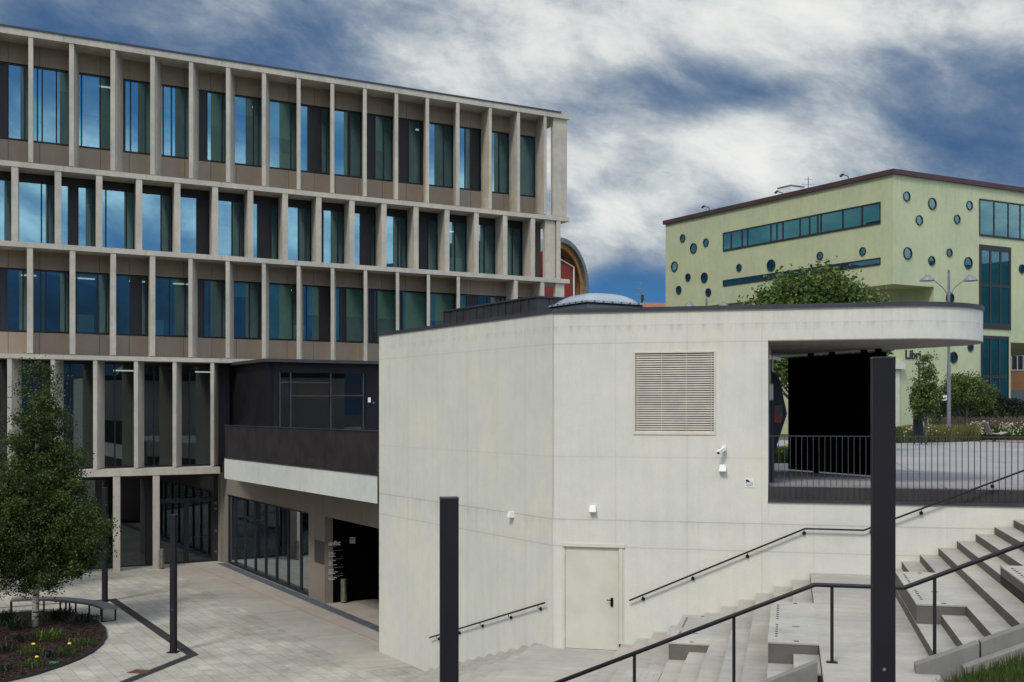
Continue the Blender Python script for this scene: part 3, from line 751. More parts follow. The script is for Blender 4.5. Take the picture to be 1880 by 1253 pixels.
# slabs
for (z1, z0, te) in ((15.10,14.84,tEnd), (9.83,9.62,tEnd), (6.67,6.46,tEnd), (2.22,2.04,tL(1046)), (-2.45,-2.74,tL(404))):
    m = MB(); lbox(m, t0, te, 0., E+.3, z0, z1)
    if te == tEnd: lbox(m, tg+.3, te, E+.3001, 14., z0, z1)
    obj('floor_slab', m, 'slab', ob)
m = MB(); lbox(m, t0, tL(1030), -.03, 16, 15.101, 15.17); obj('roof_edge', m, 'flash', ob)
m = MB(); lbox(m, t0, tg, E+.3, 16, 14.84, 15.099); obj('roof', m, 'flash', ob)
def fin(tf, wf, sh, z0, z1, e0=.02, e1=E):
    m = MB(); q_ = [L(tf, e0), L(tf+wf, e0), L(tf+wf+sh, e1), L(tf+sh, e1)]
    m.hexa([(*p, H+z0) for p in q_]+[(*p, H+z1) for p in q_]); obj('fin', m, 'fin', ob)
r1 = [-24,52,127,203,276,347,415,481,545,607,667,725,782,838]
for i, x in enumerate(r1):
    fin(tL(x), .18, .16 if i <= 1 else (.38 if i == 2 else (.54 if i < 8 else .40)), 9.83+.03, 14.84)
for x in (903-5, 955-5, 1004-5): fin(tL(x)-.0, .16, .16, 9.86, 14.84)
for x in (21,100.5,176.5,250,320.5,390,455,519,581,642,701,760,817,871,924,975,1022): fin(tL(x), .25, .17, 6.67, 9.62)
for i, x in enumerate((49.5,128,203,275.5,346,414.5,481,545,607.5,668,727,784,839,936+8,985+8)):
    fin(tL(x), .22 if i < 4 or i > 12 else .17, .17 if i < 4 or i > 12 else .52, 2.25, 6.46)
for x in (-60,13.3,93,171,246,317,386.4): fin(tL(x), .16, .50, -2.42, 2.04)
for x in (-85,-10,60,134,207.5,280.5): fin(tL(x), .28, .15, -6.67, -2.74, e1=.62)
# corner blades on the gable side
for (xa, xb, za, zb) in ((1018,1043,9.86,14.84),(1003,1021,6.67,9.62),(1022,1038,2.25,6.46)):
    m = MB(); lbox(m, tL(xa), tL(xb), .10, .34, za, zb); obj('corner_fin', m, 'fin', ob)
for (z0, z1) in ((9.86,14.84),(6.68,9.62),(2.25,6.46)):
    m = MB()
    for k in range(2, 8): lbox(m, tEnd-1.0, tEnd-.15, k*1.75, k*1.75+.2, z0, z1)
    obj('gable_fin', m, 'fin', ob)
m = MB(); lbox(m, tg, tg+.25, E+.001, 15, -6.6, 14.83); obj('gable_wall', m, 'panel', ob)
# core, rooms
m = MB(); lbox(m, t0, tg, 5.2, 15, -6.67, 14.8); obj('core', m, 'room', ob)
m = MB()
for (z0, z1) in ((10.62,10.75),(6.50,6.66),(2.9,3.0),(-2.74,-2.5)): lbox(m, t0, tg, E+.16, 5.19, z0, z1)
for z0 in (14.3, 9.3, 5.8, 1.8): lbox(m, t0, tg, E+.2, 5.19, z0, z0+.1)
obj('floors', m, 'room', ob)
m = MB()
for k in range(9):
    tt = t0+3.4*k+.6
    for z0, z1 in ((10.75,14.3),(6.66,9.3),(3.0,5.8)): lbox(m, tt, tt+.1, 1.9, 5.19, z0, z1)
split_obj('partition', m, 'room_light', ob)
m = MB()
for (tt, z0) in ((1.2,5.72),(3.3,5.72),(5.5,5.72),(7.6,5.72),(12.3,5.72),(4.1,14.22),(10.4,14.22),(15.2,14.22),(19.3,14.22),(21.,9.2),(5.0,1.72),(8.6,1.72)):
    lbox(m, tt, tt+.9, 3.6, 3.72, z0, z0+.05)
split_obj('ceiling_light', m, 'lamp_on', ob)
m = MB()
for (tt, z0, hh, ww) in ((2.9,3.0,1.0,.9),(6.2,3.0,.9,.5),(8.,3.0,1.1,.4),(12.2,3.0,.9,1.0),(1.6,10.75,1.1,.7),(14.,10.75,1.2,.5),(11.9,10.75,1.,.6),(15.4,6.66,1.,.6),(20.5,6.66,.9,.8)):
    lbox(m, tt, tt+ww, 1.6, 2.1, z0, z0+hh)
split_obj('furniture', m, 'cream_lam', ob)
# spandrels
def spandrel(za, zb, xs, x1=None):
    m = MB(); te = tg if x1 is None else tL(x1, E)
    cuts = [t0]+[tL(x, E) for x in xs]+[te]
    for i in range(len(cuts)-1):
        lbox(m, cuts[i]+.008, cuts[i+1]-.008, E, E+.05, za, zb)
    m.k = 1; lbox(m, t0, te, E+.051, E+.10, za, zb)
    obj('spandrel', m, ['panel','black'], ob)
sp1 = [15,73,130,184,237,289,339,387,434,482,530,577,574+42,659,702,746,789,827,864,903,925,960]
spandrel(9.83, 10.9, sp1); spandrel(14.03, 14.839, sp1)
sp3 = [15,73,137,183,237,286,337,389,434,485,527,575,613,661,700,744,784,825,864,905,945]
spandrel(2.22, 3.15, sp3); spandrel(5.74, 6.459, sp3)
def window(xa, xb, za, zb, pat, e=E+.05, gm='glass', head=0., depth=.08):
    """pat: list of (fraction, kind): G glass, B glass with a drawn blind, b half-drawn blind, L dark louvred panel"""
    ta, tb = tL(xa, e), tL(xb, e); tot = sum(p[0] for p in pat); fw = .045
    m = MB(); lbox(m, ta, tb, e-.01, e+depth, zb-fw, zb); lbox(m, ta, tb, e-.01, e+depth, za, za+fw*1.3)
    if head: lbox(m, ta, tb, e-.03, e+depth, zb+.001, zb+head)
    cur = ta; edges = []
    for (q_, k_) in pat:
        nx = cur+(tb-ta)*q_/tot; edges.append((cur, nx, k_)); cur = nx
    for i, (x0, x1, k_) in enumerate(edges): lbox(m, x0-fw/2 if i else x0, x0+fw/2, e-.008, e+depth-.002, za+fw*1.3+.0005, zb-fw-.0005)
    lbox(m, tb-fw/2, tb, e-.008, e+depth-.002, za+fw*1.3+.0005, zb-fw-.0005)
    wn = obj('window', m, 'frame', ob)
    mg = MB(); mbld = MB(); ml = MB()
    for (x0, x1, k_) in edges:
        if k_ == 'L':
            lbox(ml, x0+.02, x1-.02, e+.03, e+.06, za+.05, zb-.04)
            nr = max(2, int((x1-x0)/.09))
            for r_ in range(nr): lbox(ml, x0+.03+r_*(x1-x0-.05)/nr, x0+.05+r_*(x1-x0-.05)/nr, e+.005, e+.0299, za+.05, zb-.04)
        else:
            mg.poly([L(x0+.02, e+.04, za+.05), L(x1-.02, e+.04, za+.05), L(x1-.02, e+.04, zb-.04), L(x0+.02, e+.04, zb-.04)])
            if k_ in 'Bbc':
                hh = {'B': .0, 'b': .45, 'c': .72}[k_]; lbox(mbld, x0+.03, x1-.03, e+.14, e+.15, za+(zb-za)*hh+.05, zb-.04)
    if mg.v: obj('pane', mg, gm, wn)
    if ml.v: obj('louvre_panel', ml, 'louvre', wn)
    if mbld.v: obj('blind', mbld, 'blind', wn)
P_ = {
 1: [(-40,15,[(1,'G'),(.6,'L')]),(15,69,[(.9,'G'),(.4,'B'),(.3,'G')]),(69,127,[(.3,'G'),(.9,'G'),(.8,'c')]),(127,184,[(.8,'G'),(1.2,'b')]),(184,240,[(1,'G'),(.7,'L'),(.4,'B')]),(240,300,[(.9,'G'),(1.1,'B')]),
     (300,360,[(.6,'G'),(1,'G'),(.8,'B')]),(360,414,[(1,'L'),(1.4,'B'),(.3,'G')]),(414,475,[(.6,'G'),(1.6,'c'),(.4,'G')]),(475,545,[(.7,'G'),(1.5,'b'),(.4,'G')]),(545,600,[(.8,'B'),(.9,'L'),(.4,'G')]),
     (600,668,[(.4,'G'),(1,'B'),(.1,'G'),(.9,'G')]),(668,725,[(.9,'L'),(.7,'b'),(.9,'G')]),(725,780,[(1.1,'L'),(.9,'G'),(.4,'L')]),(780,838,[(1.5,'G'),(1,'G')]),(838,885,[(.8,'G'),(.5,'G'),(.7,'L'),(.3,'G')]),
     (885,936,[(.9,'B'),(.7,'G'),(1.,'G')]),(936,985,[(.5,'G'),(1,'G'),(.1,'L')])],
 2: [(-35,28,[(.8,'L'),(1,'G')]),(28,103,[(1.6,'G'),(.4,'G'),(.5,'G')]),(103,180,[(.8,'G'),(.6,'L'),(.9,'G'),(.4,'G')]),(180,255,[(.5,'G'),(1.3,'G'),(.5,'B'),(.3,'G')]),(255,328,[(1.4,'G'),(.5,'G'),(.6,'G')]),
     (328,395,[(1.2,'G'),(.9,'L'),(.3,'G')]),(395,460,[(1.1,'G'),(.5,'G'),(.7,'G')]),(460,522,[(.5,'G'),(.9,'L'),(.9,'G')]),(522,585,[(1.,'G'),(.5,'G'),(.9,'G')]),(585,645,[(.3,'L'),(1.,'G'),(.9,'G')]),(645,703,[(.7,'G'),(.8,'L'),(.9,'G')]),
     (703,762,[(.9,'G'),(.2,'G'),(.8,'G')]),(762,818,[(.8,'L'),(1.1,'G')]),(818,872,[(.6,'G'),(1.3,'G')]),(872,924,[(.6,'G'),(1.2,'G')]),(924,972,[(.6,'G'),(.5,'G'),(.6,'G')]),(972,992,[(1,'G')])],
 3: [(-40,13,[(1,'G'),(.6,'L')]),(13,75,[(.9,'G'),(.5,'G'),(.5,'G')]),(75,133,[(.3,'G'),(1.1,'G'),(.4,'G')]),(133,195,[(.3,'G'),(1.4,'G'),(.6,'G')]),(195,268,[(.3,'G'),(1.3,'G'),(.7,'L'),(.3,'G')]),(268,340,[(.5,'G'),(1.,'G'),(1,'G')]),
     (340,408,[(.3,'G'),(.7,'L'),(1.,'G')]),(408,475,[(.5,'G'),(1.,'c'),(.5,'G')]),(475,548,[(.5,'L'),(1.3,'B'),(.3,'G')]),(548,605,[(.5,'G'),(.8,'b'),(.6,'L')]),(605,668,[(.6,'B'),(.3,'L'),(1.,'b')]),(668,728,[(.6,'L'),(.2,'G'),(1.2,'b')]),
     (728,785,[(.3,'L'),(1.3,'B')]),(785,840,[(1.5,'b'),(.2,'L')]),(840,895,[(.6,'B'),(.7,'L'),(.6,'G')]),(895,945,[(1,'G'),(1,'B')]),(945,985,[(1,'G'),(.6,'L')])]}
for (xa, xb, pt) in P_[1]: window(xa, xb, 10.93, 14.0, pt)
for (xa, xb, pt) in P_[2]: window(xa, xb, 6.72, 9.30, pt, head=.31)
for (xa, xb, pt) in P_[3]: window(xa, xb, 3.18, 5.71, pt)
for (xa, xb, pt) in [(-70,12,[(1,'G'),(1,'G')]),(12,93,[(1,'G'),(1,'G')]),(93,171,[(1,'G'),(1.2,'G')]),(171,247,[(1.1,'G'),(1,'G')]),(247,320,[(.35,'L'),(.6,'G'),(1.,'G')]),(320,390,[(.8,'G'),(1.2,'G')]),(390,424,[(1,'L')])]:
    window(xa, xb, -2.44, 1.95, pt, gm='glass2', head=.09)
def gwin(xa, xb, pt, z0=-6.67): window(xa, xb, z0, -2.90, pt, gm='glass_dark', head=.15)
for (xa, xb, pt) in [(-95,-5,[(1,'G')]),(-5,70,[(1,'G')]),(70,140,[(1,'G')]),(140,212,[(1,'G')]),(212,288,[(.15,'L'),(1.1,'G'),(.45,'L')])]: gwin(xa, xb, pt)
# entrance doors right of the columns
e = E+.05; m = MB(); ta, tb = tL(288, e), tL(400, e)
for (q0, q1, za, zb) in ((0,1,-4.02,-3.84),(0,1,-6.67,-6.58),(0,1,-2.9,-2.75),(0,.03,-6.58,-2.9),(.94,1,-6.58,-2.9),(.44,.52,-6.58,-4.02),(.03,.06,-6.58,-4.02),(.90,.94,-6.58,-4.02)):
    lbox(m, ta+(tb-ta)*q0, ta+(tb-ta)*q1, e, e+.09, za+(.0005 if za > -6.6 else 0), zb-.0005)
en = obj('entrance', m, 'frame', ob)
m = MB(); m.poly([L(ta,e+.05,-6.6), L(tb,e+.05,-6.6), L(tb,e+.05,-2.9), L(ta,e+.05,-2.9)]); obj('pane', m, 'glass_dark', en)
m = MB()
for z_ in (-4.12,-4.38,-5.35,-6.25):
    lbox(m, tb-.16, tb-.06, e-.02, e-.001, z_, z_+.04); lbox(m, tb-.10, tb-.08, e-.021, e-.0205, z_-.06, z_+.1)
split_obj('hinge', m, 'galv', en)
m = MB(); m.tube([L(ta+(tb-ta)*.55,e-.05,-5.55), L(tb-.2,e-.05,-5.55)], .010); obj('push_bar', m, 'metal_grey', en)
m = MB(); lbox(m, tb, tb+.55, .75, 4.0, -6.67, -2.742); obj('corner_pier', m, 'beige', ob)

# bins
def bin_(p, wd_, hh, label, mat='brushed'):
    t = thing('litter_bin', p, label, 'litter bin', 'slim bronze litter bins'); m = MB()
    m.tube([(p[0],p[1],p[2]+.03),(p[0],p[1],p[2]+hh)], wd_/2, 20); obj('body', m, mat, t)
    m = MB(); m.tube([(p[0],p[1],p[2]),(p[0],p[1],p[2]+.0299)], wd_/2*.85, 20); obj('base', m, 'dark_metal', t)
    m = MB(); m.tube([(p[0],p[1],p[2]+hh+.0001),(p[0],p[1],p[2]+hh+.02)], wd_/2*.95, 20); obj('rim', m, 'galv', t)
p = at(297, 0, 47.7); bin_((p[0], p[1], .001), .20, .82, 'slim bronze litter bin half hidden behind a facade column by the entrance doors')
p = at(631, 0, 39.3); bin_((p[0], p[1], .008), .22, .80, 'slim bronze litter bin standing before the black sign wall in the passage')

# ------------------------------------------------------------------ terrace block between the two buildings
tbk = thing('terrace_building', (*P1, 0), 'low beige storefront under a white terrace edge with a dark pavilion on top', 'building')
FL = Vector((-10.92,43.2)); FR = A+u*.05+uo*(-.02)
fd = (FR-FL).normalized(); fn = Vector((fd.y,-fd.x)); fn = fn if fn.dot(-FL) > 0 else -fn
m = MB(); lf = (FR-FL).length
m.box(FL, fd, fn, H-2.60, H-1.83, (0, lf-.12), (-.35, 0)); obj('terrace_edge', m, 'wall_fascia', tbk)
m = MB(); m.box(FL, fd, fn, H-2.59, H-2.26, (.0, lf-.15), (-5.,-.351)); obj('terrace_underside', m, 'beige', tbk)
# left return of the terrace to the office
bL = Vector(L(tL(424,E),E+.0)); 
# storefront wall
def qpar(x): return par(x, P1, q)
q417, q567, q597 = qpar(417), qpar(566.5), qpar(596)
qa = lambda s0, s1, d0, d1, z0, z1, mb: mb.box(P1, q, qn, H+z0, H+z1, (s0, s1), (d0, d1))
m = MB(); qa(-.8, q417, -.3, 0, -6.67, -3.66, m); qa(q567, q597, -.3, 0, -6.67, -3.66, m); qa(-.8, 22, -.3, 0, -3.6599, -2.27, m)
obj('storefront_wall', m, 'beige', tbk)
m = MB(); qa(q597-.95, q597-.02, .001, .02, -5.32, -4.55, m); obj('wall_hatch', m, 'metal_grey', tbk)
xs = [417,429,446.5,465,484,504,525,548.5,566.5]
for i in range(8):
    s0, s1 = qpar(xs[i]), qpar(xs[i+1]); m = MB(); z0, z1 = -6.66, -3.67
    qa(s0, s0+.05, -.14, -.05, z0, z1, m); qa(s1-.03, s1, -.14, -.05, z0, z1, m); qa(s0+.051, s1-.031, -.14, -.05, z0, z0+.10, m); qa(s0+.051, s1-.031, -.14, -.05, z1-.06, z1, m)
    if i in (2, 3): qa(s0+.051, s1-.031, -.13, -.06, -4.5, -4.42, m)
    wn = obj('window', m, 'frame', tbk)
    m = MB(); m.poly([(*(P1+q*(s0+.05)-qn*.1), H+z0+.1), (*(P1+q*(s1-.03)-qn*.1), H+z0+.1), (*(P1+q*(s1-.03)-qn*.1), H+z1-.06), (*(P1+q*(s0+.05)-qn*.1), H+z1-.06)])
    obj('pane', m, 'glass_dark', wn)
m = MB(); qa(-.8, q597-.0, -5., -4.8, -6.67, -3.66, m); qa(-.8, q597, -4.79, -.31, -6.669, -6.65, m); qa(-.8,q597-.31,-4.79,-.31,-3.6,-3.4,m); obj('shop_interior', m, 'room', tbk)
m = MB()
for (s_, dd) in ((2.2,-2.),(5.4,-2.8),(7.2,-1.6)): qa(s_, s_+.28, dd, dd+.28, -6.65, -3.61, m)
split_obj('interior_column', m, 'room_light', tbk)
# black wall in the passage with the directory text
bo = P1+q*q597-qn*.003; vd = Vector((.8581,.5135)); vn = Vector((vd.y,-vd.x)); 
m = MB(); m.box(bo, vd, vn, 0.008, H-2.6, (0, 7.5), (-.2, 0.)); obj('passage_wall', m, 'deepblack', tbk)
m = MB()
m.box(bo+vd*5.2, Vector((-vn.x,-vn.y)), vd, 0.008, H-2.6, (-9.,0.), (0,.2)); m.prism([tuple(bo), tuple(bo+vd*7), tuple(bo+vd*7+vn*6), tuple(bo+vn*.3+q*8)], H-3.30, H-3.1)
obj('passage_lining', m, 'deepblack', tbk)
V3 = Vector((*vd, 0)); VN = Vector((*vn, 0))
def bwpt(x, y, off=.004):
    kq = par(x, bo, vd); p = bo+vd*kq; return Vector((*(p+vn*off), H+(HY-y)/F*p.y))
tx = text_mb('unibz', .21, bwpt(602.5,1002), V3, depth=.004, font_ext=.006); obj('sign_text', tx, 'white', tbk)
m = MB()
rows = [(995,613,618,.5),(1004.5,612,617,.5)]
yy = 1012
rr = random.Random(3)
for grp in range(4):
    rows.append((yy, 602.5, 629.5, .35)); yy += 3.2
    for k in range(4 if grp < 3 else 2):
        rows.append((yy, 603, 603+rr.uniform(7,17), 1.15)); yy += 2.6
    rows.append((yy-4, 626.5, 628, 1.)); yy += 2.2
for (y, x0, x1, th) in rows:
    p0 = bwpt(x0, y); p1 = bwpt(x1, y); h_ = Vector((0,0,th*.0145)); p1.z = p0.z
    m.hexa([tuple(v_) for v_ in (p0, p1, p1+VN*.004, p0+VN*.004, p0+h_, p1+h_, p1+VN*.004+h_, p0+VN*.004+h_)])
obj('sign_line', m, 'white', tbk)
p0 = bwpt(642,998); p1 = bwpt(652,998); m = MB(); h_ = Vector((0,0,.21)); 
m.hexa([tuple(v_) for v_ in (p0, p1, p1+VN*.008, p0+VN*.008, p0+h_, p1+h_, p1+VN*.008+h_, p0+VN*.008+h_)]); o = obj('notice', m, 'cream_lam', tbk)
m = MB(); c = p0+V3*.03+VN*.0085+Vector((0,0,.12)); m.hexa([tuple(c+V3*i+VN*j+Vector((0,0,k))) for i,j,k in ((0,0,0),(.08,0,0),(.08,.004,0),(0,.004,0),(0,0,.035),(.08,0,.035),(.08,.004,.035),(0,.004,.035))]); obj('pictogram', m, 'black', o)
# balustrade
bl = thing('terrace_balustrade', (*FL, H-1.83), 'long dark ribbed metal balustrade on top of the white terrace edge', 'balustrade')
m = MB(); m.box(FL, fd, fn, H-1.80, H-.60, (0, lf-.10), (-.06,-.04)); obj('sheet', m, 'balu', bl)
m = MB(); s_ = .06
while s_ < lf-.12: m.box(FL, fd, fn, H-1.80, H-.60, (s_-.012, s_+.012), (-.0399,-.012)); s_ += .075
obj('ribs', m, 'balu', bl)
m = MB(); m.box(FL, fd, fn, H-.5999, H-.57, (0, lf-.10), (-.07,.0)); obj('top_rail', m, 'metal_grey', bl)
m = MB(); m.box(FL, fd, fn, H-1.829, H-1.8001, (-.01, lf-.08), (-.08,.02)); obj('bottom_rail', m, 'metal_grey', bl)
m = MB(); m.box(FL, fd, fn, H-2.60, H-.57, (lf-.098, lf-.04), (-.06,-.0)); obj('end_post', m, 'balu', bl)
# dark pavilion
K = Vector(at(493,0,46.)[:2]); ud = Vector((-.5135,.8581)); zr_ = H+94/F*46
m = MB()
ln_u = 6.2
m.box(K, ud, vd, H-1.54, zr_-.13, (.0, ln_u), (0,.2))            # left flank
def krow(mb, x0, x1, z0, z1, d0=0., d1=.18):
    s0, s1 = par(x0, K, vd), par(x1, K, vd); mb.box(K, vd, ud, z0, z1, (s0, s1), (d0, d1))
zpt = H+(HY-684)/F*46.2
krow(m, 493.2, 512.5, H-1.54, zr_-.13); krow(m, 512.6, 740, zpt, zr_-.13); krow(m, 671, 740, H-1.54, zpt-.001)
pv_ = obj('pavilion_wall', m, 'blackwall', tbk)
m = MB(); m.box(K-ud*.25-vd*.25, ud, vd, zr_-.1299, zr_, (0, ln_u), (0, 14.)); obj('pavilion_roof', m, 'metal_grey', tbk)
m = MB()
for x in (512.6,532.5,606,666): krow(m, x, x+2, H-1.54, zpt, -.03, .1)
krow(m, 514.7, 532.4, H+(HY-703)/F*46.2, H+(HY-701)/F*46.2, -.02,.09); krow(m, 534.6, 605.9, H+(HY-703)/F*46.4, H+(HY-701)/F*46.4, -.02,.09)
krow(m, 534.6, 605.9, H+(HY-728)/F*46.4, H+(HY-726)/F*46.4, -.02,.09); krow(m, 608.1, 665.9, H+(HY-727)/F*46.9, H+(HY-725)/F*46.9, -.02,.09)
pw_ = obj('window', m, 'metal_grey', tbk)
m = MB(); s0, s1 = par(512,K,vd), par(672,K,vd); m.poly([(*(K+vd*s+ud*.05), z) for s, z in ((s0,H-1.54),(s1,H-1.54),(s1,zpt),(s0,zpt))]); obj('pane', m, 'glass_dark', pw_)
m = MB(); m.box(K+vd*s0, vd, ud, H-1.54, zpt, (0,s1-s0), (3.4,3.6)); obj('pavilion_interior', m, 'room', tbk)
m = MB(); m.box(K+vd*(s0+1.5), vd, ud, H+.5, H+1.15, (0,3.), (1.9,2.)); obj('red_reflection_panel', m, 'red', tbk)  # panel added indoors to imitate red reflections in the pavilion glass
m = MB(); krow(m, 675.5, 680.5, H+(HY-739)/F*47.9, H+(HY-730)/F*47.9, -.012,-.0005); obj('door_sign', m, 'white', tbk)
m = MB(); krow(m, 684.5, 687, H+(HY-741)/F*47.9, H+(HY-738)/F*47.9, -.03,-.0005); obj('door_knob', m, 'galv', tbk)

# ------------------------------------------------------------------ green library building
gb = thing('green_building', at(1640,0,65)[:2]+(H-1.5,), 'pale green rendered building with scattered porthole windows and dark roof edge', 'building')
GM = Vector(at(1640,0,65)[:2]); GL_ = Vector(at(1222,0,82.7)[:2]); gl = (GL_-GM).normalized(); gr = Vector((.874,.486))
lL = (GL_-GM).length; lR = 26.0
ztop = H+433/F*65; zs = H+(HY-521.6)/F*65; zg = H-1.7
m = MB(); inL = Vector((-gl.y, gl.x)); 
m.prism([tuple(GM), tuple(GM+gr*lR), tuple(GM+gr*lR+gl*lL), tuple(GM+gl*lL)], zs, ztop)
obj('upper_storeys', m, 'green', gb)
sc = par(1715, GM, gr); s_end2 = par(1855.5, GM, gr)
m = MB(); m.prism([tuple(GM+gr*sc), tuple(GM+gr*s_end2), tuple(GM+gr*s_end2+gl*lL*.98), tuple(GM+gl*lL*.98+gr*.3), tuple(GM+gl*6+gr*.3), tuple(GM+gl*2.2+gr*sc*.9), tuple(GM+gr*sc+gl*1.4)], zg, zs-.001)
obj('lower_storeys', m, 'green', gb)
pz_ = GM+gr*s_end2; m = MB(); m.prism([tuple(GM+gr*(s_end2+.002)), tuple(GM+gr*lR), tuple(GM+gr*lR+gl*lL*.97), tuple(GM+gr*(s_end2+.002)+gl*lL*.97)], H+(HY-629)/F*pz_.y, zs-.001)
obj('overhanging_storey', m, 'green', gb)
m = MB(); rw = .28
m.prism([tuple(GM-gl*.15-gr*.15), tuple(GM+gr*(lR+.1)-gl*.15), tuple(GM+gr*(lR+.1)+gl*(lL+.1)), tuple(GM+gl*(lL+.15)-gr*.15)], ztop, ztop+.28); obj('roof_edge', m, 'brown_metal', gb)
nL = Vector((gl.y,-gl.x)); nL = nL if nL.dot(-GM) > 0 else -nL
nR = Vector((gr.y,-gr.x)); nR = nR if nR.dot(-GM) > 0 else -nR
def face_pt(x, y, face):
    d_ = gl if face == 'L' else gr; s_ = par(x, GM, d_); p = GM+d_*s_; return s_, p, H+(HY-y)/F*p.y
def porthole(x, y, dpx, face, mat='glass_teal'):
    s_, p, z = face_pt(x, y, face); nr = nL if face == 'L' else nR; ax = Vector((*(gl if face == 'L' else gr), 0)); rd = dpx/2/F*p.y
    c = Vector((*p, z))+Vector((*nr, 0))*.012
    if ax.cross(Vector((0,0,1))).dot(Vector((*nr,0))) < 0: ax = -ax
    m = MB(); m.disc(c, ax, (0,0,1), rd*.84, rd, t=.05); o = obj('porthole', m, 'frame', gb)
    m = MB(); m.disc(c+Vector((*nr,0))*.004, ax, (0,0,1), rd*.85, n=28); obj('pane', m, mat, o)
    m = MB(); m.disc(c-Vector((*nr,0))*.004, ax, (0,0,1), rd*.85, n=28); obj('dark_backing', m, 'room', o)
cx_ = lambda x, y: (1200+x/2.765, 280+y/2.765)
for (x, y, dd) in ((149,436,41),(204,487,52),(267,458,42),(107,580,52),(176,635,40),(259,636,52),(129,699,42),(279,711,42),(435,586,38),(598,574,60),(846,526,42),(1063,503,42)):
    porthole(*cx_(x, y), dd/2.765, 'L')
for (x, y, dd) in ((1283,224,50),(1413,261,60),(1602,270,46),(1347,345,50),(1539,340,46),(1288,513,62),(1500,510,42),(1410,551,48),(1596,562,60),(1868,592,46),(1503,740,58),(1521,1041,58),(1607,990,42)):
    porthole(*cx_(x, y), dd/2.765, 'R', 'glass_green')
def gribbon(face, x0, x1, y0t, y1t, y0b, y1b, divs, mat, name='window', thick=.10, hor=(), bord=None):
    bord = bord or thick
    d_ = gl if face == 'L' else gr; nr = nL if face == 'L' else nR
    s0, p0, zt0 = face_pt(x0, y0t, face); s1, p1, _ = face_pt(x1, y1t, face); _, _, zb0 = face_pt(x0, y0b, face)
    if s0 > s1: s0, s1 = s1, s0
    m = MB(); bx = lambda a_, b_, z0, z1, o0, o1: m.box(GM, d_, nr, z0, z1, (a_, b_), (o0, o1))
    bx(s0, s1, zb0, zb0+bord, .002, .06); bx(s0, s1, zt0-bord, zt0, .002, .06)
    for q_ in [0]+list(divs)+[1]:
        c = s0+(s1-s0)*q_; tq = bord if q_ in (0, 1) else thick; bx(max(c-tq/2, s0), min(c+tq/2, s1), zb0+bord+.001, zt0-bord-.001, .003, .055)
    for q_ in hor: zc_ = zb0+(zt0-zb0)*q_; bx(s0+thick, s1-thick, zc_-thick/2, zc_+thick/2, .0035, .05)
    o = obj(name, m, 'frame', gb); m = MB(); P = lambda s_, z, o_: (*(GM+d_*s_+nr*o_), z)
    m.poly([P(s0, zb0, .030), P(s1, zb0, .030), P(s1, zt0, .030), P(s0, zt0, .030)]); obj('pane', m, mat, o)
    m = MB(); m.box(GM, d_, nr, zb0, zt0, (s0, s1), (.004,.008)); obj('room_behind', m, 'room_green', o)
simple('room_green', (.02,.10,.11), .9, 0, .5, .6)
gribbon('L', 1328, 1617, 428, 371, 462, 411, (.1,.21,.34,.36,.41,.47,.58,.62,.66,.82,.86,.94), 'glass_teal')
gribbon('L', 1328, 1617, 515, 474, 526, 486.5, (.2,.4,.55,.7,.85), 'glass_teal', thick=.08)
gribbon('R', 1797.5, 1890, 365, 383, 433, 441, (.28,.56,.8), 'glass_green')
gribbon('R', 1797.5, 1855, 449, 455, 603, 605, (.34,.66), 'glass_green', thick=.16, hor=(.52,), bord=.34)
gribbon('R', 1800.5, 1851, 616, 618, 742, 742, (.34,.66), 'glass_green', thick=.16, hor=(.40,), bord=.2)
# lettering, door surround
s_, p, z = face_pt(1662, 658, 'R')
grv = Vector((*gr, 0)); off = Vector((*nR, 0))
def rec(x, y, D): return Vector(at(x, y, D))
s_, pb, z = face_pt(1715, 658, 'R')
# wall that carries the lettering, flush with the lower storeys
m = MB(); s0w = par(1640, GM, gr)+.35; m.box(GM, gr, nR, zg, H+(HY-600)/F*66, (s0w, sc), (-.35,-.02)); 
m.box(GM, gr, nR, zg, H+(HY-600)/F*66, (s0w-3., s0w), (-.35,-.02)); obj('entrance_wall', m, 'green', gb)
s_, p, z = face_pt(1661.5, 658.5, 'R')
tx = text_mb('Libri', .72, Vector((*p, z)), grv, depth=.03, font_ext=.008); obj('lettering', tx, 'frame', gb)
s0, p, z = face_pt(1636, 678, 'R'); s1 = par(1655, GM, gr)
m = MB(); m.box(GM, gr, nR, zg, z, (s0, s1-.28), (-.019,.12)); m.box(GM, gr, nR, z, z+.42, (s0, s1), (-.019,.30)); obj('door_surround', m, ['cream_lam'], gb)
porthole(1680.5, 735, 30, 'R', 'glass_green')
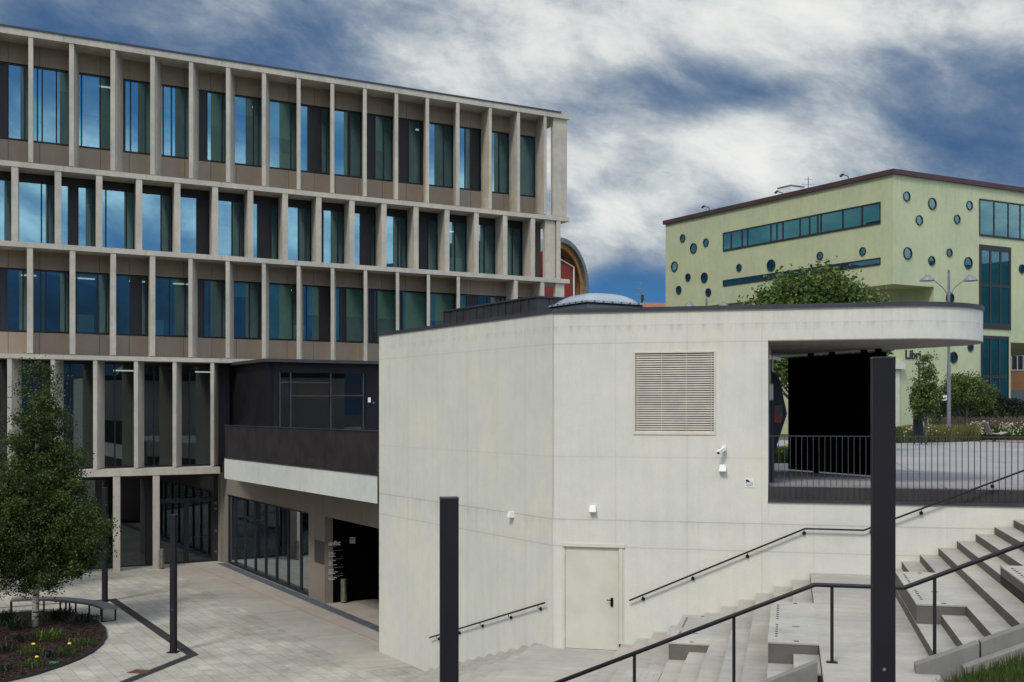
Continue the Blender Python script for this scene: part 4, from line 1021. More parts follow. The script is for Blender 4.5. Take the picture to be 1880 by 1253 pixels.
# roof gear
def on_roof(x, y, D): return at(x, y, D)
t = thing('roof_cabinet', at(1448,0,76)[:2]+(ztop,), 'white plant cabinet on the roof of the green building', 'cabinet')
m = MB(); o_ = Vector(at(1452,0,74.5)[:2]); m.box(o_, gr, (-gl.x,-gl.y), ztop+.1, H+(HY-341)/F*74.5, (0,1.15), (0,-1.2)); obj('casing', m, 'white', t)
m = MB(); m.box(o_, gr, (-gl.x,-gl.y), H+(HY-341)/F*74.5, H+(HY-339.5)/F*74.5, (-.04,1.19), (.04,-1.24)); obj('lid', m, 'galv', t)
for (x, y0, D, lb) in ((1304,392,79.5,'small roof spotlight near the left corner of the green building'),(1439,367,74.,'small roof spotlight in front of the white roof cabinet'),(1560,336,68.6,'small roof spotlight near the top corner of the green building')):
    b0 = Vector(at(x, y0, D)); b0.z = ztop+.28; hpx = 10/F*D
    t = thing('roof_spotlight', b0, lb, 'spotlight', 'spotlights on arms along the green roof'); m = MB()
    m.tube([b0, b0+Vector((-.1,0,hpx)), b0+Vector((-.42,-.05,hpx+.1))], .03, 6); obj('arm', m, 'frame', t)
    m = MB(); m.bar(b0+Vector((-.42,-.05,hpx+.12)), b0+Vector((-.58,-.1,hpx-.02)), .16, .12); obj('lamp_head', m, 'frame', t)
for (x, yt, D, lb) in ((1484,325,72.5,'antenna mast with short cross bars beside the white roof cabinet'),):
    b0 = Vector(at(x, 0, D)); b0.z = ztop+.2; hh = H+(HY-yt)/F*D
    t = thing('roof_antenna', b0, lb, 'antenna'); m = MB(); m.tube([b0, (b0.x,b0.y,hh)], .03, 6); obj('mast', m, 'galv', t)
    m = MB()
    for k, l_ in enumerate((.25,.4,.3,.2)): zq = hh-.15-.33*k; m.tube([(b0.x-l_,b0.y,zq),(b0.x+l_,b0.y,zq)], .015, 5)
    obj('cross_bar', m, 'galv', t)

# ------------------------------------------------------------------ orange building far right, red roof house, vaulted building
D_ = 92.; o_ = Vector(at(1835,0,D_)[:2]); t = thing('orange_building', (*o_, H-1.6), 'orange rendered house with a white framed window beyond the green building', 'building')
m = MB(); x1 = Vector(at(2080,0,D_)[:2]); m.box(o_, (1,0), (0,1), H-1.6, H+(HY-560)/F*D_, (0, x1.x-o_.x), (0, 8)); obj('wall', m, 'orange', t)
m = MB(); m.box(o_, (1,0), (0,1), H-1.59, H+(HY-716)/F*D_, (-.05, 6), (-.15,-.001)); obj('plinth', m, 'galv', t)
wx0 = Vector(at(1857.5,0,D_)[:2]).x-o_.x; wx1 = Vector(at(1877.5,0,D_)[:2]).x-o_.x; z0, z1 = H+(HY-679)/F*D_, H+(HY-654)/F*D_
m = MB(); 
for (i0, i1, k0_, k1_) in ((wx0-.06,wx0,z0,z1),(wx1,wx1+.06,z0,z1),((wx0+wx1)/2-.04,(wx0+wx1)/2+.04,z0,z1),(wx0-.1,wx1+.1,z0-.08,z0-.001),(wx0-.06,wx1+.06,z1+.001,z1+.06)): m.box(o_, (1,0), (0,1), k0_, k1_, (i0, i1), (-.05,-.001))
wn = obj('window', m, 'white', t); m = MB(); m.box(o_, (1,0), (0,1), z0, z1, (wx0, wx1), (-.012,-.002)); obj('pane', m, 'frame', wn)
D_ = 120.; o_ = Vector(at(1172,0,D_)[:2]); t = thing('red_roof_house', (*o_, H-1.6), 'distant house with a red tiled roof in the gap left of the green building', 'building')
zq = H+(HY-560)/F*D_
m = MB(); m.box(o_, (1,0), (0,1), H-1.6, zq-.4, (.3, 7), (0, 8)); obj('wall', m, 'orange', t)
m = MB(); m.hexa([(o_.x,o_.y-.4,zq-.4),(o_.x+7.5,o_.y-.4,zq-.4),(o_.x+7.5,o_.y+8,zq-.4),(o_.x,o_.y+8,zq-.4),(o_.x+.5,o_.y+2,H+(HY-552.5)/F*D_),(o_.x+7.4,o_.y+2,H+(HY-555)/F*D_),(o_.x+7.,o_.y+5,H+(HY-555)/F*D_),(o_.x+.8,o_.y+5,H+(HY-552.5)/F*D_)]); obj('roof', m, 'tile', t)
b0 = Vector(at(1175,556,110)); t = thing('roof_antenna', b0, 'thin television antenna with a dark dish above the red tiled roof', 'antenna'); m = MB()
zt_ = H+(HY-517)/F*110; m.tube([(b0.x,b0.y,H+5), (b0.x,b0.y,zt_)], .035, 6); obj('mast', m, 'galv', t)
m = MB()
for k, l_ in ((.15,.35),(.7,.25),(1.3,.4),(1.6,.2)): m.tube([(b0.x-l_,b0.y,zt_-k),(b0.x+l_,b0.y,zt_-k)], .03, 5)
obj('cross_bar', m, 'galv', t)
m = MB(); m.prism([(b0.x+.1,b0.y),(b0.x+.38,b0.y),(b0.x+.38,b0.y+.08),(b0.x+.1,b0.y+.08)], zt_-1.9, zt_-1.3); m.hexa([(b0.x+.1,b0.y-.05,zt_-2.1),(b0.x+.3,b0.y-.05,zt_-2.2),(b0.x+.3,b0.y,zt_-2.2),(b0.x+.1,b0.y,zt_-2.1),(b0.x+.1,b0.y-.05,zt_-1.2),(b0.x+.2,b0.y-.05,zt_-1.3),(b0.x+.2,b0.y,zt_-1.3),(b0.x+.1,b0.y,zt_-1.2)]); obj('dish', m, 'frame', t)
# vaulted building end
D_ = 72.; cc_ = Vector(at(1034, 524, D_)); t = thing('vaulted_building', (cc_.x, cc_.y, H-1.6), 'round vaulted building end with timber lining and red wall behind the office block', 'building')
axd = Vector((.62,.79,0)).normalized()*1; axd = Vector((math.cos(R(53)), math.sin(R(53)), 0))     # width direction of the arch
dpt = Vector((-axd.y, axd.x, 0))                                                                  # runs away from the viewer
ro = 87/F*D_
def arch(ri, ro_, y0, y1, mb, nseg=40, a0=-.35, a1=math.pi+.35):
    P = lambda r_, an, d_: tuple(cc_+axd*(math.cos(an)*r_)+Vector((0,0,1))*(math.sin(an)*r_)+dpt*d_)
    for k in range(nseg):
        b0_, b1_ = a0+(a1-a0)*k/nseg, a0+(a1-a0)*(k+1)/nseg
        mb.hexa([P(ri,b0_,y0),P(ri,b1_,y0),P(ri,b1_,y1),P(ri,b0_,y1),P(ro_,b0_,y0),P(ro_,b1_,y0),P(ro_,b1_,y1),P(ro_,b0_,y1)])
m = MB(); arch(ro*.90, ro, 0, 9, m); obj('metal_shell', m, 'galv', t)
m = MB(); arch(ro*.80, ro*.899, .25, 8, m); obj('timber_lining', m, 'wood', t)
m = MB(); arch(ro*.775, ro*.7995, .3, .36, m); arch(ro*.74, ro*.799, 1.3, 1.5, m); arch(ro*.66, ro*.799, 2.6, 2.8, m); arch(ro*.72,ro*.799,.9,1.0,m); obj('timber_rib', m, 'wood_dark', t)
m = MB(); P = lambda i, j, k: tuple(cc_+axd*i+dpt*j+Vector((0,0,k)))
m.hexa([P(-3,2.9,-4),P(1.7,2.9,-4),P(1.7,3.2,-4),P(-3,3.2,-4),P(-3,2.9,2.3),P(.9,2.9,2.0),P(.9,3.2,2.0),P(-3,3.2,2.3)])
m.hexa([P(-3,-.6,-4.5),P(.45,-.6,-4.5),P(.45,2.89,-4.5),P(-3,2.89,-4.5),P(-3,-.6,1.75),P(.45,-.6,1.15),P(.45,2.89,1.15),P(-3,2.89,1.75)]); obj('red_wall', m, 'red', t)
m = MB(); m.tube([P(-2.5,-.66,1.75+.0), P(.2,-.66,1.1), P(.28,-.66,-4.5)], .05, 8); obj('downpipe', m, 'white', t)
m = MB(); m.hexa([P(-3,2.3,-4.6),P(3.0,2.3,-4.6),P(3.0,2.5,-4.6),P(-3,2.5,-4.6),P(-3,2.3,2.4),P(1.2,2.3,2.4),P(1.2,2.5,2.4),P(-3,2.5,2.4)]); obj('dark_back', m, 'wood_dark', t)

# ------------------------------------------------------------------ street lamps
def street_lamp(p, hh, label):
    t = thing('street_lamp', p, label, 'street lamp', 'double armed street lamps'); x, y, z = p
    m = MB(); m.tube([(x,y,z),(x,y,z+hh*.45),(x,y,z+hh*.451),(x,y,z+hh+.1)], [.10,.095,.072,.06], 10); obj('pole', m, 'galv', t)
    for sg in (-1, 1):
        m = MB(); pts = [(x+sg*.05,y,z+hh*.865),(x+sg*.3,y,z+hh*.91),(x+sg*.75,y,z+hh*.955),(x+sg*.98,y,z+hh*.985)]; m.tube(pts, .025, 6); ar = obj('arm', m, 'galv', t)
        m = MB(); c = (x+sg*1.05, y); r_ = [.05,.11,.30,.36]; zq = [hh*.985+.02, hh*.978, hh*.960, hh*.948]
        m.tube([(c[0], y, z+q_) for q_ in zq], r_, 18); obj('lamp_shade', m, 'galv', ar, smooth=False)
    return t
p = at(1742, 0, 55.); sl1 = street_lamp((p[0], p[1], H-1.5), (HY-500)/F*55+1.5, 'double armed galvanised street lamp in front of the green building, beside the rounded canopy')
p = at(1297, 0, 69.); dup(sl1, (p[0], p[1], H-1.5), 'double armed street lamp whose head just shows above the concrete roof, left')
# direction plate on the pole
p = Vector(at(1739, 731, 54.85)); t = thing('direction_sign', p, 'small white direction plate with an arrow and ring on the lamp pole', 'sign')
m = MB(); m.box((p.x-.36,p.y), (1,0), (0,1), p.z-.12, p.z+.12, (0,.34), (0,.02)); obj('plate', m, 'white', t)
m = MB(); yq = p.y-.006
m.bar((p.x-.33,yq,p.z),(p.x-.2,yq,p.z),.01,.02); m.bar((p.x-.33,yq,p.z),(p.x-.28,yq,p.z+.05),.01,.02); m.bar((p.x-.33,yq,p.z),(p.x-.28,yq,p.z-.05),.01,.02)
m.disc((p.x-.1,yq,p.z),(1,0,0),(0,0,1),.045,.06,n=16,t=.004); m.disc((p.x-.1,yq,p.z),(1,0,0),(0,0,1),.015,.028,n=12,t=.004); obj('arrow', m, 'black', t)
# black T lamp and blue board
p = Vector(at(1687.5, 0, 52)); t = thing('path_lamp', (p.x,p.y,H-1.5), 'short black T shaped path lamp beside the young tree', 'path lamp')
m = MB(); m.tube([(p.x,p.y,H-1.5),(p.x,p.y,H+(HY-670)/F*52)], .05, 8); obj('pole', m, 'frame', t); m = MB(); zq = H+(HY-668)/F*52; m.box((p.x-.18,p.y-.08),(1,0),(0,1),zq-.04,zq+.03,(0,.5),(0,.16)); obj('lamp_head', m, 'frame', t)
p = Vector(at(1677, 0, 50)); t = thing('information_board', (p.x,p.y,H-1.5), 'dark blue information board with white lines among the tall grass', 'information board')
z1 = H+(HY-738)/F*50
m = MB(); m.box((p.x,p.y),(1,0),(0,1),H-1.1,z1,(0,.42),(0,.06)); obj('board', m, 'navy', t); m = MB(); m.box((p.x+.03,p.y+.02),(1,0),(0,1),H-1.5,H-1.101,(0,.05),(0,.05)); m.box((p.x+.34,p.y+.02),(1,0),(0,1),H-1.5,H-1.101,(0,.05),(0,.05)); obj('leg', m, 'frame', t)
m = MB()
for k in range(5): m.box((p.x+.06,p.y-.004),(1,0),(0,1),z1-.12-.09*k,z1-.10-.09*k,(0,.15+.1*((k*7)%3)/2),(0,.003))
obj('text_line', m, 'white', t)
# kiosk behind the opening
D_ = 27.0; kp = lambda x, y: at(x, y, D_)
outl = [(1413,682),(1417,681),(1430.5,693),(1445,760),(1421,835),(1413,835)]
p0 = kp(1417, 0); t = thing('faceted_kiosk', (p0[0], D_, H-1.54), 'navy faceted kiosk with a red and yellow poster behind the opening under the canopy', 'kiosk')
m = MB(); fr_ = [Vector(kp(x, y)) for x, y in outl]
for v_ in fr_: v_.z = max(v_.z, H-1.53)
bk = [v_+Vector((-.15,.55,0)) for v_ in fr_]; nb = len(fr_); m.v = [tuple(v_) for v_ in fr_+bk]; m.f = [tuple(range(nb)), tuple(range(nb,2*nb))[::-1]]+[(i,(i+1)%nb,nb+(i+1)%nb,nb+i) for i in range(nb)]; m.mi = [0]*len(m.f)
obj('body', m, 'navy', t)
m = MB(); q_ = [Vector(kp(x, y))+Vector((0,-.03,0)) for x, y in ((1419,745),(1436,744),(1436,770),(1433,777),(1419,776))]; m.poly(q_); po = obj('poster', m, 'bench_top', t)
m = MB(); q_ = [Vector(kp(x, y))+Vector((0,-.04,0)) for x, y in ((1419,747),(1434,777),(1419,776))]; m.poly(q_); obj('red_field', m, 'poster_red', po)
t = thing('grey_cabinet', W(0.02,-2.4,-1.54), 'narrow dark cabinet fixed to the side wall of the opening', 'cabinet')
m = MB(); m.box(W(0,0), w, n, H-1.54, H+.2, (.003,.10), (-1.9,-1.2)); obj('casing', m, 'navy', t); m = MB(); m.box(W(0,0), w, n, H+.21, H+.55, (.003,.08), (-1.9,-1.3)); obj('meter_box', m, 'cream_lam', t)

# ------------------------------------------------------------------ trees
def tree(name, base, height, crown, nleaf, lsize, lmat, bark, label, cat='tree', seed=1, trunk_r=.12, limbs=14, droop=0., group=None, tr_top=.8, clump=.28, lean=(0,0), nclump=150):
    """crown: list of (dx, dy, z0, rx, ry, rz) ellipsoids; leaves sit in clumps around limb ends through the crown's volume"""
    rng = np.random.default_rng(seed); t = thing(name, base, label, cat, group); bx, by, bz = base
    m = MB(); N = 8
    tp = [(bx+lean[0]*k/N+math.sin(k*1.3+seed)*.03*height/8, by+lean[1]*k/N, bz+height*tr_top*k/N) for k in range(N+1)]
    m.tube(tp, [trunk_r*(1-.85*k/N) for k in range(N+1)], 9)
    cen = []; wts = np.array([c[3]*c[4]*c[5] for c in crown]); wts = wts/wts.sum()
    for _ in range(nclump):
        c = crown[rng.choice(len(crown), p=wts)]; v = rng.normal(size=3); v /= np.linalg.norm(v); r_ = rng.uniform(.25, 1.)**.5
        r_ *= rng.uniform(.82, 1.06)
        cen.append((bx+c[0]+v[0]*r_*c[3], by+c[1]+v[1]*r_*c[4], bz+c[2]+v[2]*r_*c[5]))
    cen = np.array(cen)
    order = rng.permutation(len(cen))[:limbs*4]
    for i in order[:limbs*4]:
        c = cen[i]; zz0 = min(max(bz+height*.18, c[2]-.28*height*rng.uniform(.5,1.3)), bz+height*tr_top*.95); kq = (zz0-bz)/(height*tr_top); kk_ = min(int(kq*N), N-1)
        p0 = Vector(tp[kk_]).lerp(Vector(tp[kk_+1]), kq*N-kk_); p2 = Vector(c); p1 = p0.lerp(p2, .5)+Vector((0,0,.12*(p2-p0).length))
        r0 = trunk_r*.38*(1-.7*kq)
        m.tube([p0, p0.lerp(p1,.6), p1, p2], [r0, r0*.75, r0*.5, r0*.12], 5, cap=False)
    obj('trunk', m, bark, t, smooth=True)
    ci = rng.integers(0, len(cen), nleaf); ct = rng.uniform(.0, 1., len(cen))
    sz = clump*rng.uniform(.6, 1.35, len(cen))[ci]
    offs = rng.normal(size=(nleaf, 3))*sz[:,None]*np.array([1,1,.8]); offs[:,2] -= droop*np.abs(rng.normal(size=nleaf))*sz
    pc = cen[ci]+offs
    a1 = rng.normal(size=(nleaf,3)); a1 /= np.linalg.norm(a1,axis=1)[:,None]; a2 = rng.normal(size=(nleaf,3)); a2[:,2] += .5; a2 = np.cross(a1,a2); a2 /= np.linalg.norm(a2,axis=1)[:,None]
    s_ = lsize*rng.uniform(.6,1.3,nleaf)[:,None]
    q4 = np.stack([pc-a1*s_*.5, pc+a2*s_*.32, pc+a1*s_*.5, pc-a2*s_*.32], 1)
    tone = np.clip(.15+.55*ct[ci]**1.5+rng.uniform(-.2,.35,nleaf), 0, 1)
    fastmesh('crown', q4, tone, lmat, parent=t); return t
p = at(66,0,34.7)
birch = tree('birch_tree', (p[0],p[1],0.02), 8.6, [(.0,0,4.1,1.45,1.5,1.9),(.45,0,3.1,1.4,1.4,1.5),(-.8,0,3.2,1.5,1.5,1.6),(.08,0,7.0,.5,.55,1.5),(.0,0,5.8,1.0,1.0,1.4),(1.3,-.2,3.3,1.1,1.0,1.3),(1.15,0,2.3,1.0,.9,.8),(-1.7,0,3.6,.9,.9,1.6),(.3,0,2.0,1.4,1.3,.75),(.65,0,4.9,1.1,1.,1.2),(-.6,0,1.8,1.,.9,.6)], 150000, .074, 'leaf_birch', 'birch_bark', 'birch tree with dense dark green crown in the mulch bed of the court', seed=11, trunk_r=.105, limbs=18, droop=.7, nclump=480, clump=.16)
p = at(-22,0,40.5)
tree('birch_tree', (p[0]-.7,p[1],0.), 8.9, [(0,0,4.6,1.3,1.3,2.6),(.3,0,6.6,.75,.8,1.4)], 26000, .085, 'leaf_birch', 'birch_bark', 'second birch tree mostly cut off by the left edge of the picture', seed=14, trunk_r=.10, limbs=14, droop=.5, nclump=200, clump=.2)
p = at(1482,0,41)
tree('broadleaf_tree', (p[0],p[1],H-1.5), 7.0, [(0,0,5.3,1.6,1.5,1.3),(-1.2,0,4.7,1.3,1.3,1.1),(1.5,0,4.7,1.5,1.4,1.1),(.5,0,4.8,1.9,1.6,1.5),(-1.5,0,3.3,1.,1.,1.1),(2.2,0,4.2,.9,.8,.7)], 70000, .15, 'leaf_broad', 'bark', 'broadleaf tree rising behind the canopy in front of the green building', seed=21, trunk_r=.15, limbs=16, nclump=330, clump=.24, tr_top=.75)
p = at(1700,0,49.5)
tree('young_tree', (p[0],p[1],H-1.5), 4.1, [(-.05,0,1.9,.62,.6,.8),(.0,0,2.7,.42,.42,.8),(0,0,3.5,.25,.25,.6)], 6500, .11, 'leaf_young', 'bark', 'slender young tree with pointed crown in front of the lettering on the green wall', seed=31, trunk_r=.045, limbs=10, nclump=90, clump=.13, tr_top=.9)
p = at(1775,0,57)
tree('small_tree', (p[0],p[1],H-1.5), 3.7, [(-.5,0,2.3,1.1,1.,.75),(.4,0,2.3,.9,.9,.7),(-.1,0,2.8,.9,.9,.55),(.9,0,1.8,.6,.6,.6)], 11000, .10, 'leaf_young', 'bark', 'small spreading tree behind the street lamp, above the hedge', seed=33, trunk_r=.06, limbs=12, nclump=110, clump=.17)

# hedge, slat fence, meadow
mz = H-1.535
m = MB(); me_ = [(at(1405,0,33.)[0],33.),(at(1447,0,33)[0],33.),(at(1447,0,47)[0],47.)]
def D_line(x): return float(np.interp(x, [1400,1640,1740,1800,1900,2300],[60,52.5,54,56,53,52]))
edge = [(at(x,0,D_line(x))[0], D_line(x)) for x in (1380,1560,1640,1700,1740,1800,1900,2100)]
m.poly([(x,y,mz+.006) for x,y in edge]+[(at(2100,0,90)[0],90,mz+.006),(at(1380,0,90)[0],90,mz+.006)]); struct('meadow', m, 'meadow_m')
m = MB(); m.poly([(*at(x,0,D)[:2],mz+.009) for x, D in ((1795,55.),(1880,53.2),(1920,53.2),(1900,57.),(1850,58.5),(1815,58))]); struct('path', m, 'path_m')
rng = np.random.default_rng(9)
def scatter(N, x0, x1, da, db, seed):
    r_ = np.random.default_rng(seed); out = []
    for _ in range(N):
        x = r_.uniform(x0, x1); D = D_line(x)+.05+r_.uniform(da, db)
        if 1797 < x < 1905 and D < 57.5: continue
        out.append((*at(x,0,D)[:2], mz))
    return out
o = blades('meadow_grass', scatter(26000,1640,1960,0,5.5,2), .25, .75, .03, 'grass', seed=6); o['kind'] = 'stuff'; tag(o, 'tall green meadow grass in front of the hedge', 'grass')
o = blades('dry_grass', scatter(9000,1660,1800,0,3.5,4), .35, .85, .03, 'grass_dry', seed=7); o['kind'] = 'stuff'; tag(o, 'yellowed tall grass around the foot of the street lamp', 'grass')
def flecks(name, pts, size, mat, seed):
    r_ = np.random.default_rng(seed); pts = np.array(pts); N = len(pts); a1 = r_.normal(size=(N,3)); a1 /= np.linalg.norm(a1,axis=1)[:,None]; a2 = np.cross(a1, r_.normal(size=(N,3))); a2 /= np.linalg.norm(a2,axis=1)[:,None]
    return fastmesh(name, np.stack([pts-a1*size/2, pts+a2*size/2, pts+a1*size/2, pts-a2*size/2],1), r_.uniform(0,1,N), mat)
fp = []
r_ = np.random.default_rng(12)
for (xc, sx, D0, z0, z1, N) in ((1800,13,57.,.3,1.0,200),(1850,10,57.5,.3,.9,110),(1700,10,51.,.8,1.7,50),(1690,30,53.,.3,.9,60),(1870,12,56,.3,1.0,60)):
    for _ in range(N): x = r_.normal(xc, sx); D = D0+r_.uniform(-.8,.8); fp.append((*at(x,0,D)[:2], mz+r_.uniform(z0,z1)))
o = flecks('meadow_flowers', fp, .085, 'flowers', 3); o['kind'] = 'stuff'; tag(o, 'white umbel flowers scattered through the meadow', 'flowers')
# tall stalks
# hedge
def box_leaves(name, c0, dirv, ln, dp, z0, z1, N, sz, mat, seed, parent):
    r_ = np.random.default_rng(seed); a_ = r_.uniform(0,ln,N); b_ = r_.uniform(0,dp,N); wob = .18*np.sin(a_*2.1)+.12*np.sin(a_*5.3+1); z_ = z0+(z1-z0+wob)*r_.uniform(0,1,N)**.6
    pts = np.stack([c0[0]+dirv[0]*a_-dirv[1]*b_, c0[1]+dirv[1]*a_+dirv[0]*b_, z_],1); a1 = r_.normal(size=(N,3)); a1 /= np.linalg.norm(a1,axis=1)[:,None]; a2 = np.cross(a1, r_.normal(size=(N,3))); a2 /= np.linalg.norm(a2,axis=1)[:,None]
    s_ = sz*r_.uniform(.6,1.3,N)[:,None]; fastmesh(name, np.stack([pts-a1*s_/2, pts+a2*s_*.35, pts+a1*s_/2, pts-a2*s_*.35],1), r_.uniform(0,1,N), mat, parent=parent)
h0 = at(1722,0,60.); h1 = at(2000,0,61.5); hd = Vector((h1[0]-h0[0],h1[1]-h0[1])); hl = hd.length; hd.normalize()
t = thing('hedge', (h0[0],h0[1],mz), 'dark clipped hedge running behind the slat fence', 'hedge')
box_leaves('foliage', h0, hd, hl, 1.1, mz+.9, mz+2.15, 16000, .11, 'leaf_dark', 5, t)
m = MB(); m.box(h0[:2], hd, (-hd.y, hd.x), mz, mz+1.75, (0,hl), (.25,.9)); obj('inner_growth', m, 'soil', t)
t = thing('slat_fence', (h0[0],h0[1]-.6,mz), 'weathered vertical slat fence below the hedge', 'fence')
m = MB(); k = 0.
rr = random.Random(5)
while k < hl: m.box((h0[0],h0[1]-.5), hd, (-hd.y,hd.x), mz, mz+1.15+rr.uniform(-.05,.05), (k,k+.09), (0,.02)); k += .12
obj('slats', m, 'wood_dark', t)
# lounge chair in the meadow
p = Vector(at(1824,0,54.6)); t = thing('lounge_chair', (p.x,p.y,mz), 'grey reclined outdoor seat in the meadow at the right', 'seat')
m = MB(); prof = [(-.30,.95),(-.05,.42),(.42,.40),(.62,.48)]
for i in range(3):
    m.hexa([(p.x+prof[i][0],p.y,mz+prof[i][1]-.04),(p.x+prof[i+1][0],p.y,mz+prof[i+1][1]-.04),(p.x+prof[i+1][0],p.y+.6,mz+prof[i+1][1]-.04),(p.x+prof[i][0],p.y+.6,mz+prof[i][1]-.04),(p.x+prof[i][0],p.y,mz+prof[i][1]),(p.x+prof[i+1][0],p.y,mz+prof[i+1][1]),(p.x+prof[i+1][0],p.y+.6,mz+prof[i+1][1]),(p.x+prof[i][0],p.y+.6,mz+prof[i][1])])
obj('seat_shell', m, 'plank', t); m = MB(); m.box((p.x+.1,p.y+.25),(1,0),(0,1),mz,mz+.36,(0,.12),(0,.12)); obj('leg', m, 'frame', t)
# flower patch seen through the opening, left
pts_ = [(*at(r_.uniform(1421,1452),0,D)[:2],mz) for D in r_.uniform(33,35.5,1600)]
o = blades('planting', pts_, .15, .45, .05, 'grass', seed=8); o['kind'] = 'stuff'; tag(o, 'green planting with yellow flowers seen left of the black screen wall', 'planting')
pts_ = [(*at(r_.uniform(1430,1447),0,D)[:2],mz+r_.uniform(.3,.5)) for D in r_.uniform(33,35.,10)]
o = flecks('yellow_flowers', pts_, .09, 'flowers_y', 4) ; o['kind'] = 'stuff'; tag(o, 'yellow flowers in the planting left of the black screen wall', 'flowers')
m = MB(); m.poly([(*at(x,0,D)[:2],mz+.008) for x, D in ((1405,32.8),(1452,32.8),(1460,36),(1405,36))]); struct('flower_bed', m, 'mulch')

# ------------------------------------------------------------------ court: bed, bench, strip
bc = Vector((-16.2,31.2)); 
# boundary through photo points on the court floor
def fl_(x, y): D = H*F/(y-HY); return ((x-CX)/F*D, D)
rim = [fl_(x, y) for x, y in ((-150,1160),(-60,1140),(0,1130),(60,1126),(115,1128),(150,1134),(178,1143),(194,1157),(196,1170),(188,1184),(172,1198),(146,1212),(110,1226),(60,1242),(0,1256),(-120,1275))]
m = MB(); m.prism(rim+[(-22,25.),(-23,34.)], .004, .05); 
bed = struct('planting_bed', m, 'mulch')
m = MB()
for i in range(len(rim)-1):
    p0, p1 = Vector(rim[i]), Vector(rim[i+1]); m.bar((p0.x,p0.y,.035),(p1.x,p1.y,.035),.03,.07)
o = obj('bed_edging', m, 'strip'); tag(o, 'thin dark metal edging around the mulch bed', 'edging')
# bed plants
def clump_plant(x, y, n_, h0_, h1_, mat, label, flower=None, seed=1):
    px0, py0 = fl_(x, y); r_ = np.random.default_rng(seed); t = thing('bed_plant', (px0,py0,.05), label, 'plant', 'low plants in the mulch bed')
    pts = [(px0+r_.normal()*.16, py0+r_.normal()*.16, .05) for _ in range(n_)]
    N = len(pts); P_a = np.array(pts); h = r_.uniform(h0_,h1_,N); an = r_.uniform(0,6.28,N); dx, dy = np.cos(an)*.018, np.sin(an)*.018; la = r_.uniform(0,6.28,N); ln2 = r_.uniform(.1,.8,N)*h
    tip = P_a+np.stack([np.cos(la)*ln2,np.sin(la)*ln2,h],1); dd = np.stack([dx,dy,0*dx],1); mid_ = (P_a*.4+tip*.6)+np.array([0,0,.04])
    fastmesh('foliage', np.stack([P_a, mid_-dd, tip, mid_+dd],1), r_.uniform(0,1,N), mat, parent=t)
    if flower:
        m = MB()
        for _ in range(flower):
            fx, fy, fz = px0+r_.normal()*.07, py0+r_.normal()*.07, .05+h1_*1.02
            m.tube([(fx,fy,.05),(fx,fy,fz)], .006, 4); m.k = 1; m.tube([(fx,fy,fz),(fx,fy,fz+.02),(fx,fy,fz+.05)], [.02,.055,.03], 8); m.k = 0
        obj('blossom', m, ['leaf_dark','yellow'], t)
for i, (x, y, n_, h1_, mt, fl2, lb) in enumerate((
    (57,1205,70,.26,'grass',1,'leafy plant with a bright yellow blossom nearest the birch trunk'),(126,1207,80,.28,'grass',1,'leafy plant with a yellow blossom in the middle of the bed'),(92,1212,70,.22,'leaf_dark',0,'dense low green tuft between two yellow flowered plants'),
    (155,1188,70,.24,'grass',0,'thin green tuft near the right rim of the bed'),(60,1228,90,.22,'grass',1,'small plant with a yellow bud near the lower rim of the bed'),(92,1180,140,.38,'leaf_young',0,'spiky light green tuft right of the birch trunk'),
    (40,1182,90,.25,'leaf_dark',0,'dull green plant just left of the birch trunk'),(8,1150,200,.5,'leaf_dark',0,'dark bushy plant at the back of the bed, left edge'),(108,1142,160,.42,'leaf_dark',0,'dark bushy plant at the back of the bed under the bench'),
    (150,1146,120,.3,'leaf_dark',0,'dark low plant under the right half of the bench'),(30,1160,150,.4,'leaf_dark',0,'dark bushy plant behind the birch trunk'),(10,1200,90,.25,'leaf_dark',0,'dark low plant by the left edge of the picture'),(5,1236,80,.22,'leaf_dark',0,'dark small plant in the lower left corner of the picture'))):
    clump_plant(x, y, n_, h1_*.5, h1_, mt, lb, fl2, seed=40+i)
x_, y_ = fl_(100,1221); m = MB(); m.disc((x_,y_,.056),(1,0,0),(0,1,0),.13,n=20); m.prism([(x_+.13*math.cos(k*.5236),y_+.13*math.sin(k*.5236)) for k in range(12)], .05,.075); o = obj('bed_cover', m, 'teal'); tag(o, 'small round teal cover lying on the mulch', 'cover')
r_ = np.random.default_rng(77); Nc = 9000; cx0 = r_.uniform(-60,196,Nc); cy0 = r_.uniform(1128,1256,Nc); pts = []
for x_, y_ in zip(cx0, cy0):
    fx, fy = fl_(x_, y_); ins_ = False
    for (ax_, ay_), (bx_, by_) in zip(rim, rim[1:]+rim[:1]):
        if (ay_ > fy) != (by_ > fy) and fx+.05 < (bx_-ax_)*(fy-ay_)/(by_-ay_)+ax_: ins_ = not ins_
    if ins_: pts.append((fx, fy, .058+r_.uniform(0,.02)))
pts = np.array(pts); Nc = len(pts); an = r_.uniform(0,6.28,Nc); ll = r_.uniform(.02,.06,Nc); ww = r_.uniform(.008,.02,Nc); dx = np.stack([np.cos(an)*ll,np.sin(an)*ll,r_.uniform(-.012,.012,Nc)],1); dy = np.stack([-np.sin(an)*ww,np.cos(an)*ww,r_.uniform(-.008,.008,Nc)],1)
o = fastmesh('mulch_chips', np.stack([pts-dx-dy,pts+dx-dy,pts+dx+dy,pts-dx+dy],1), r_.uniform(0,1,Nc)**2, 'chips'); o['kind'] = 'stuff'; tag(o, 'loose dark brown bark chips covering the planting bed', 'bark chips')
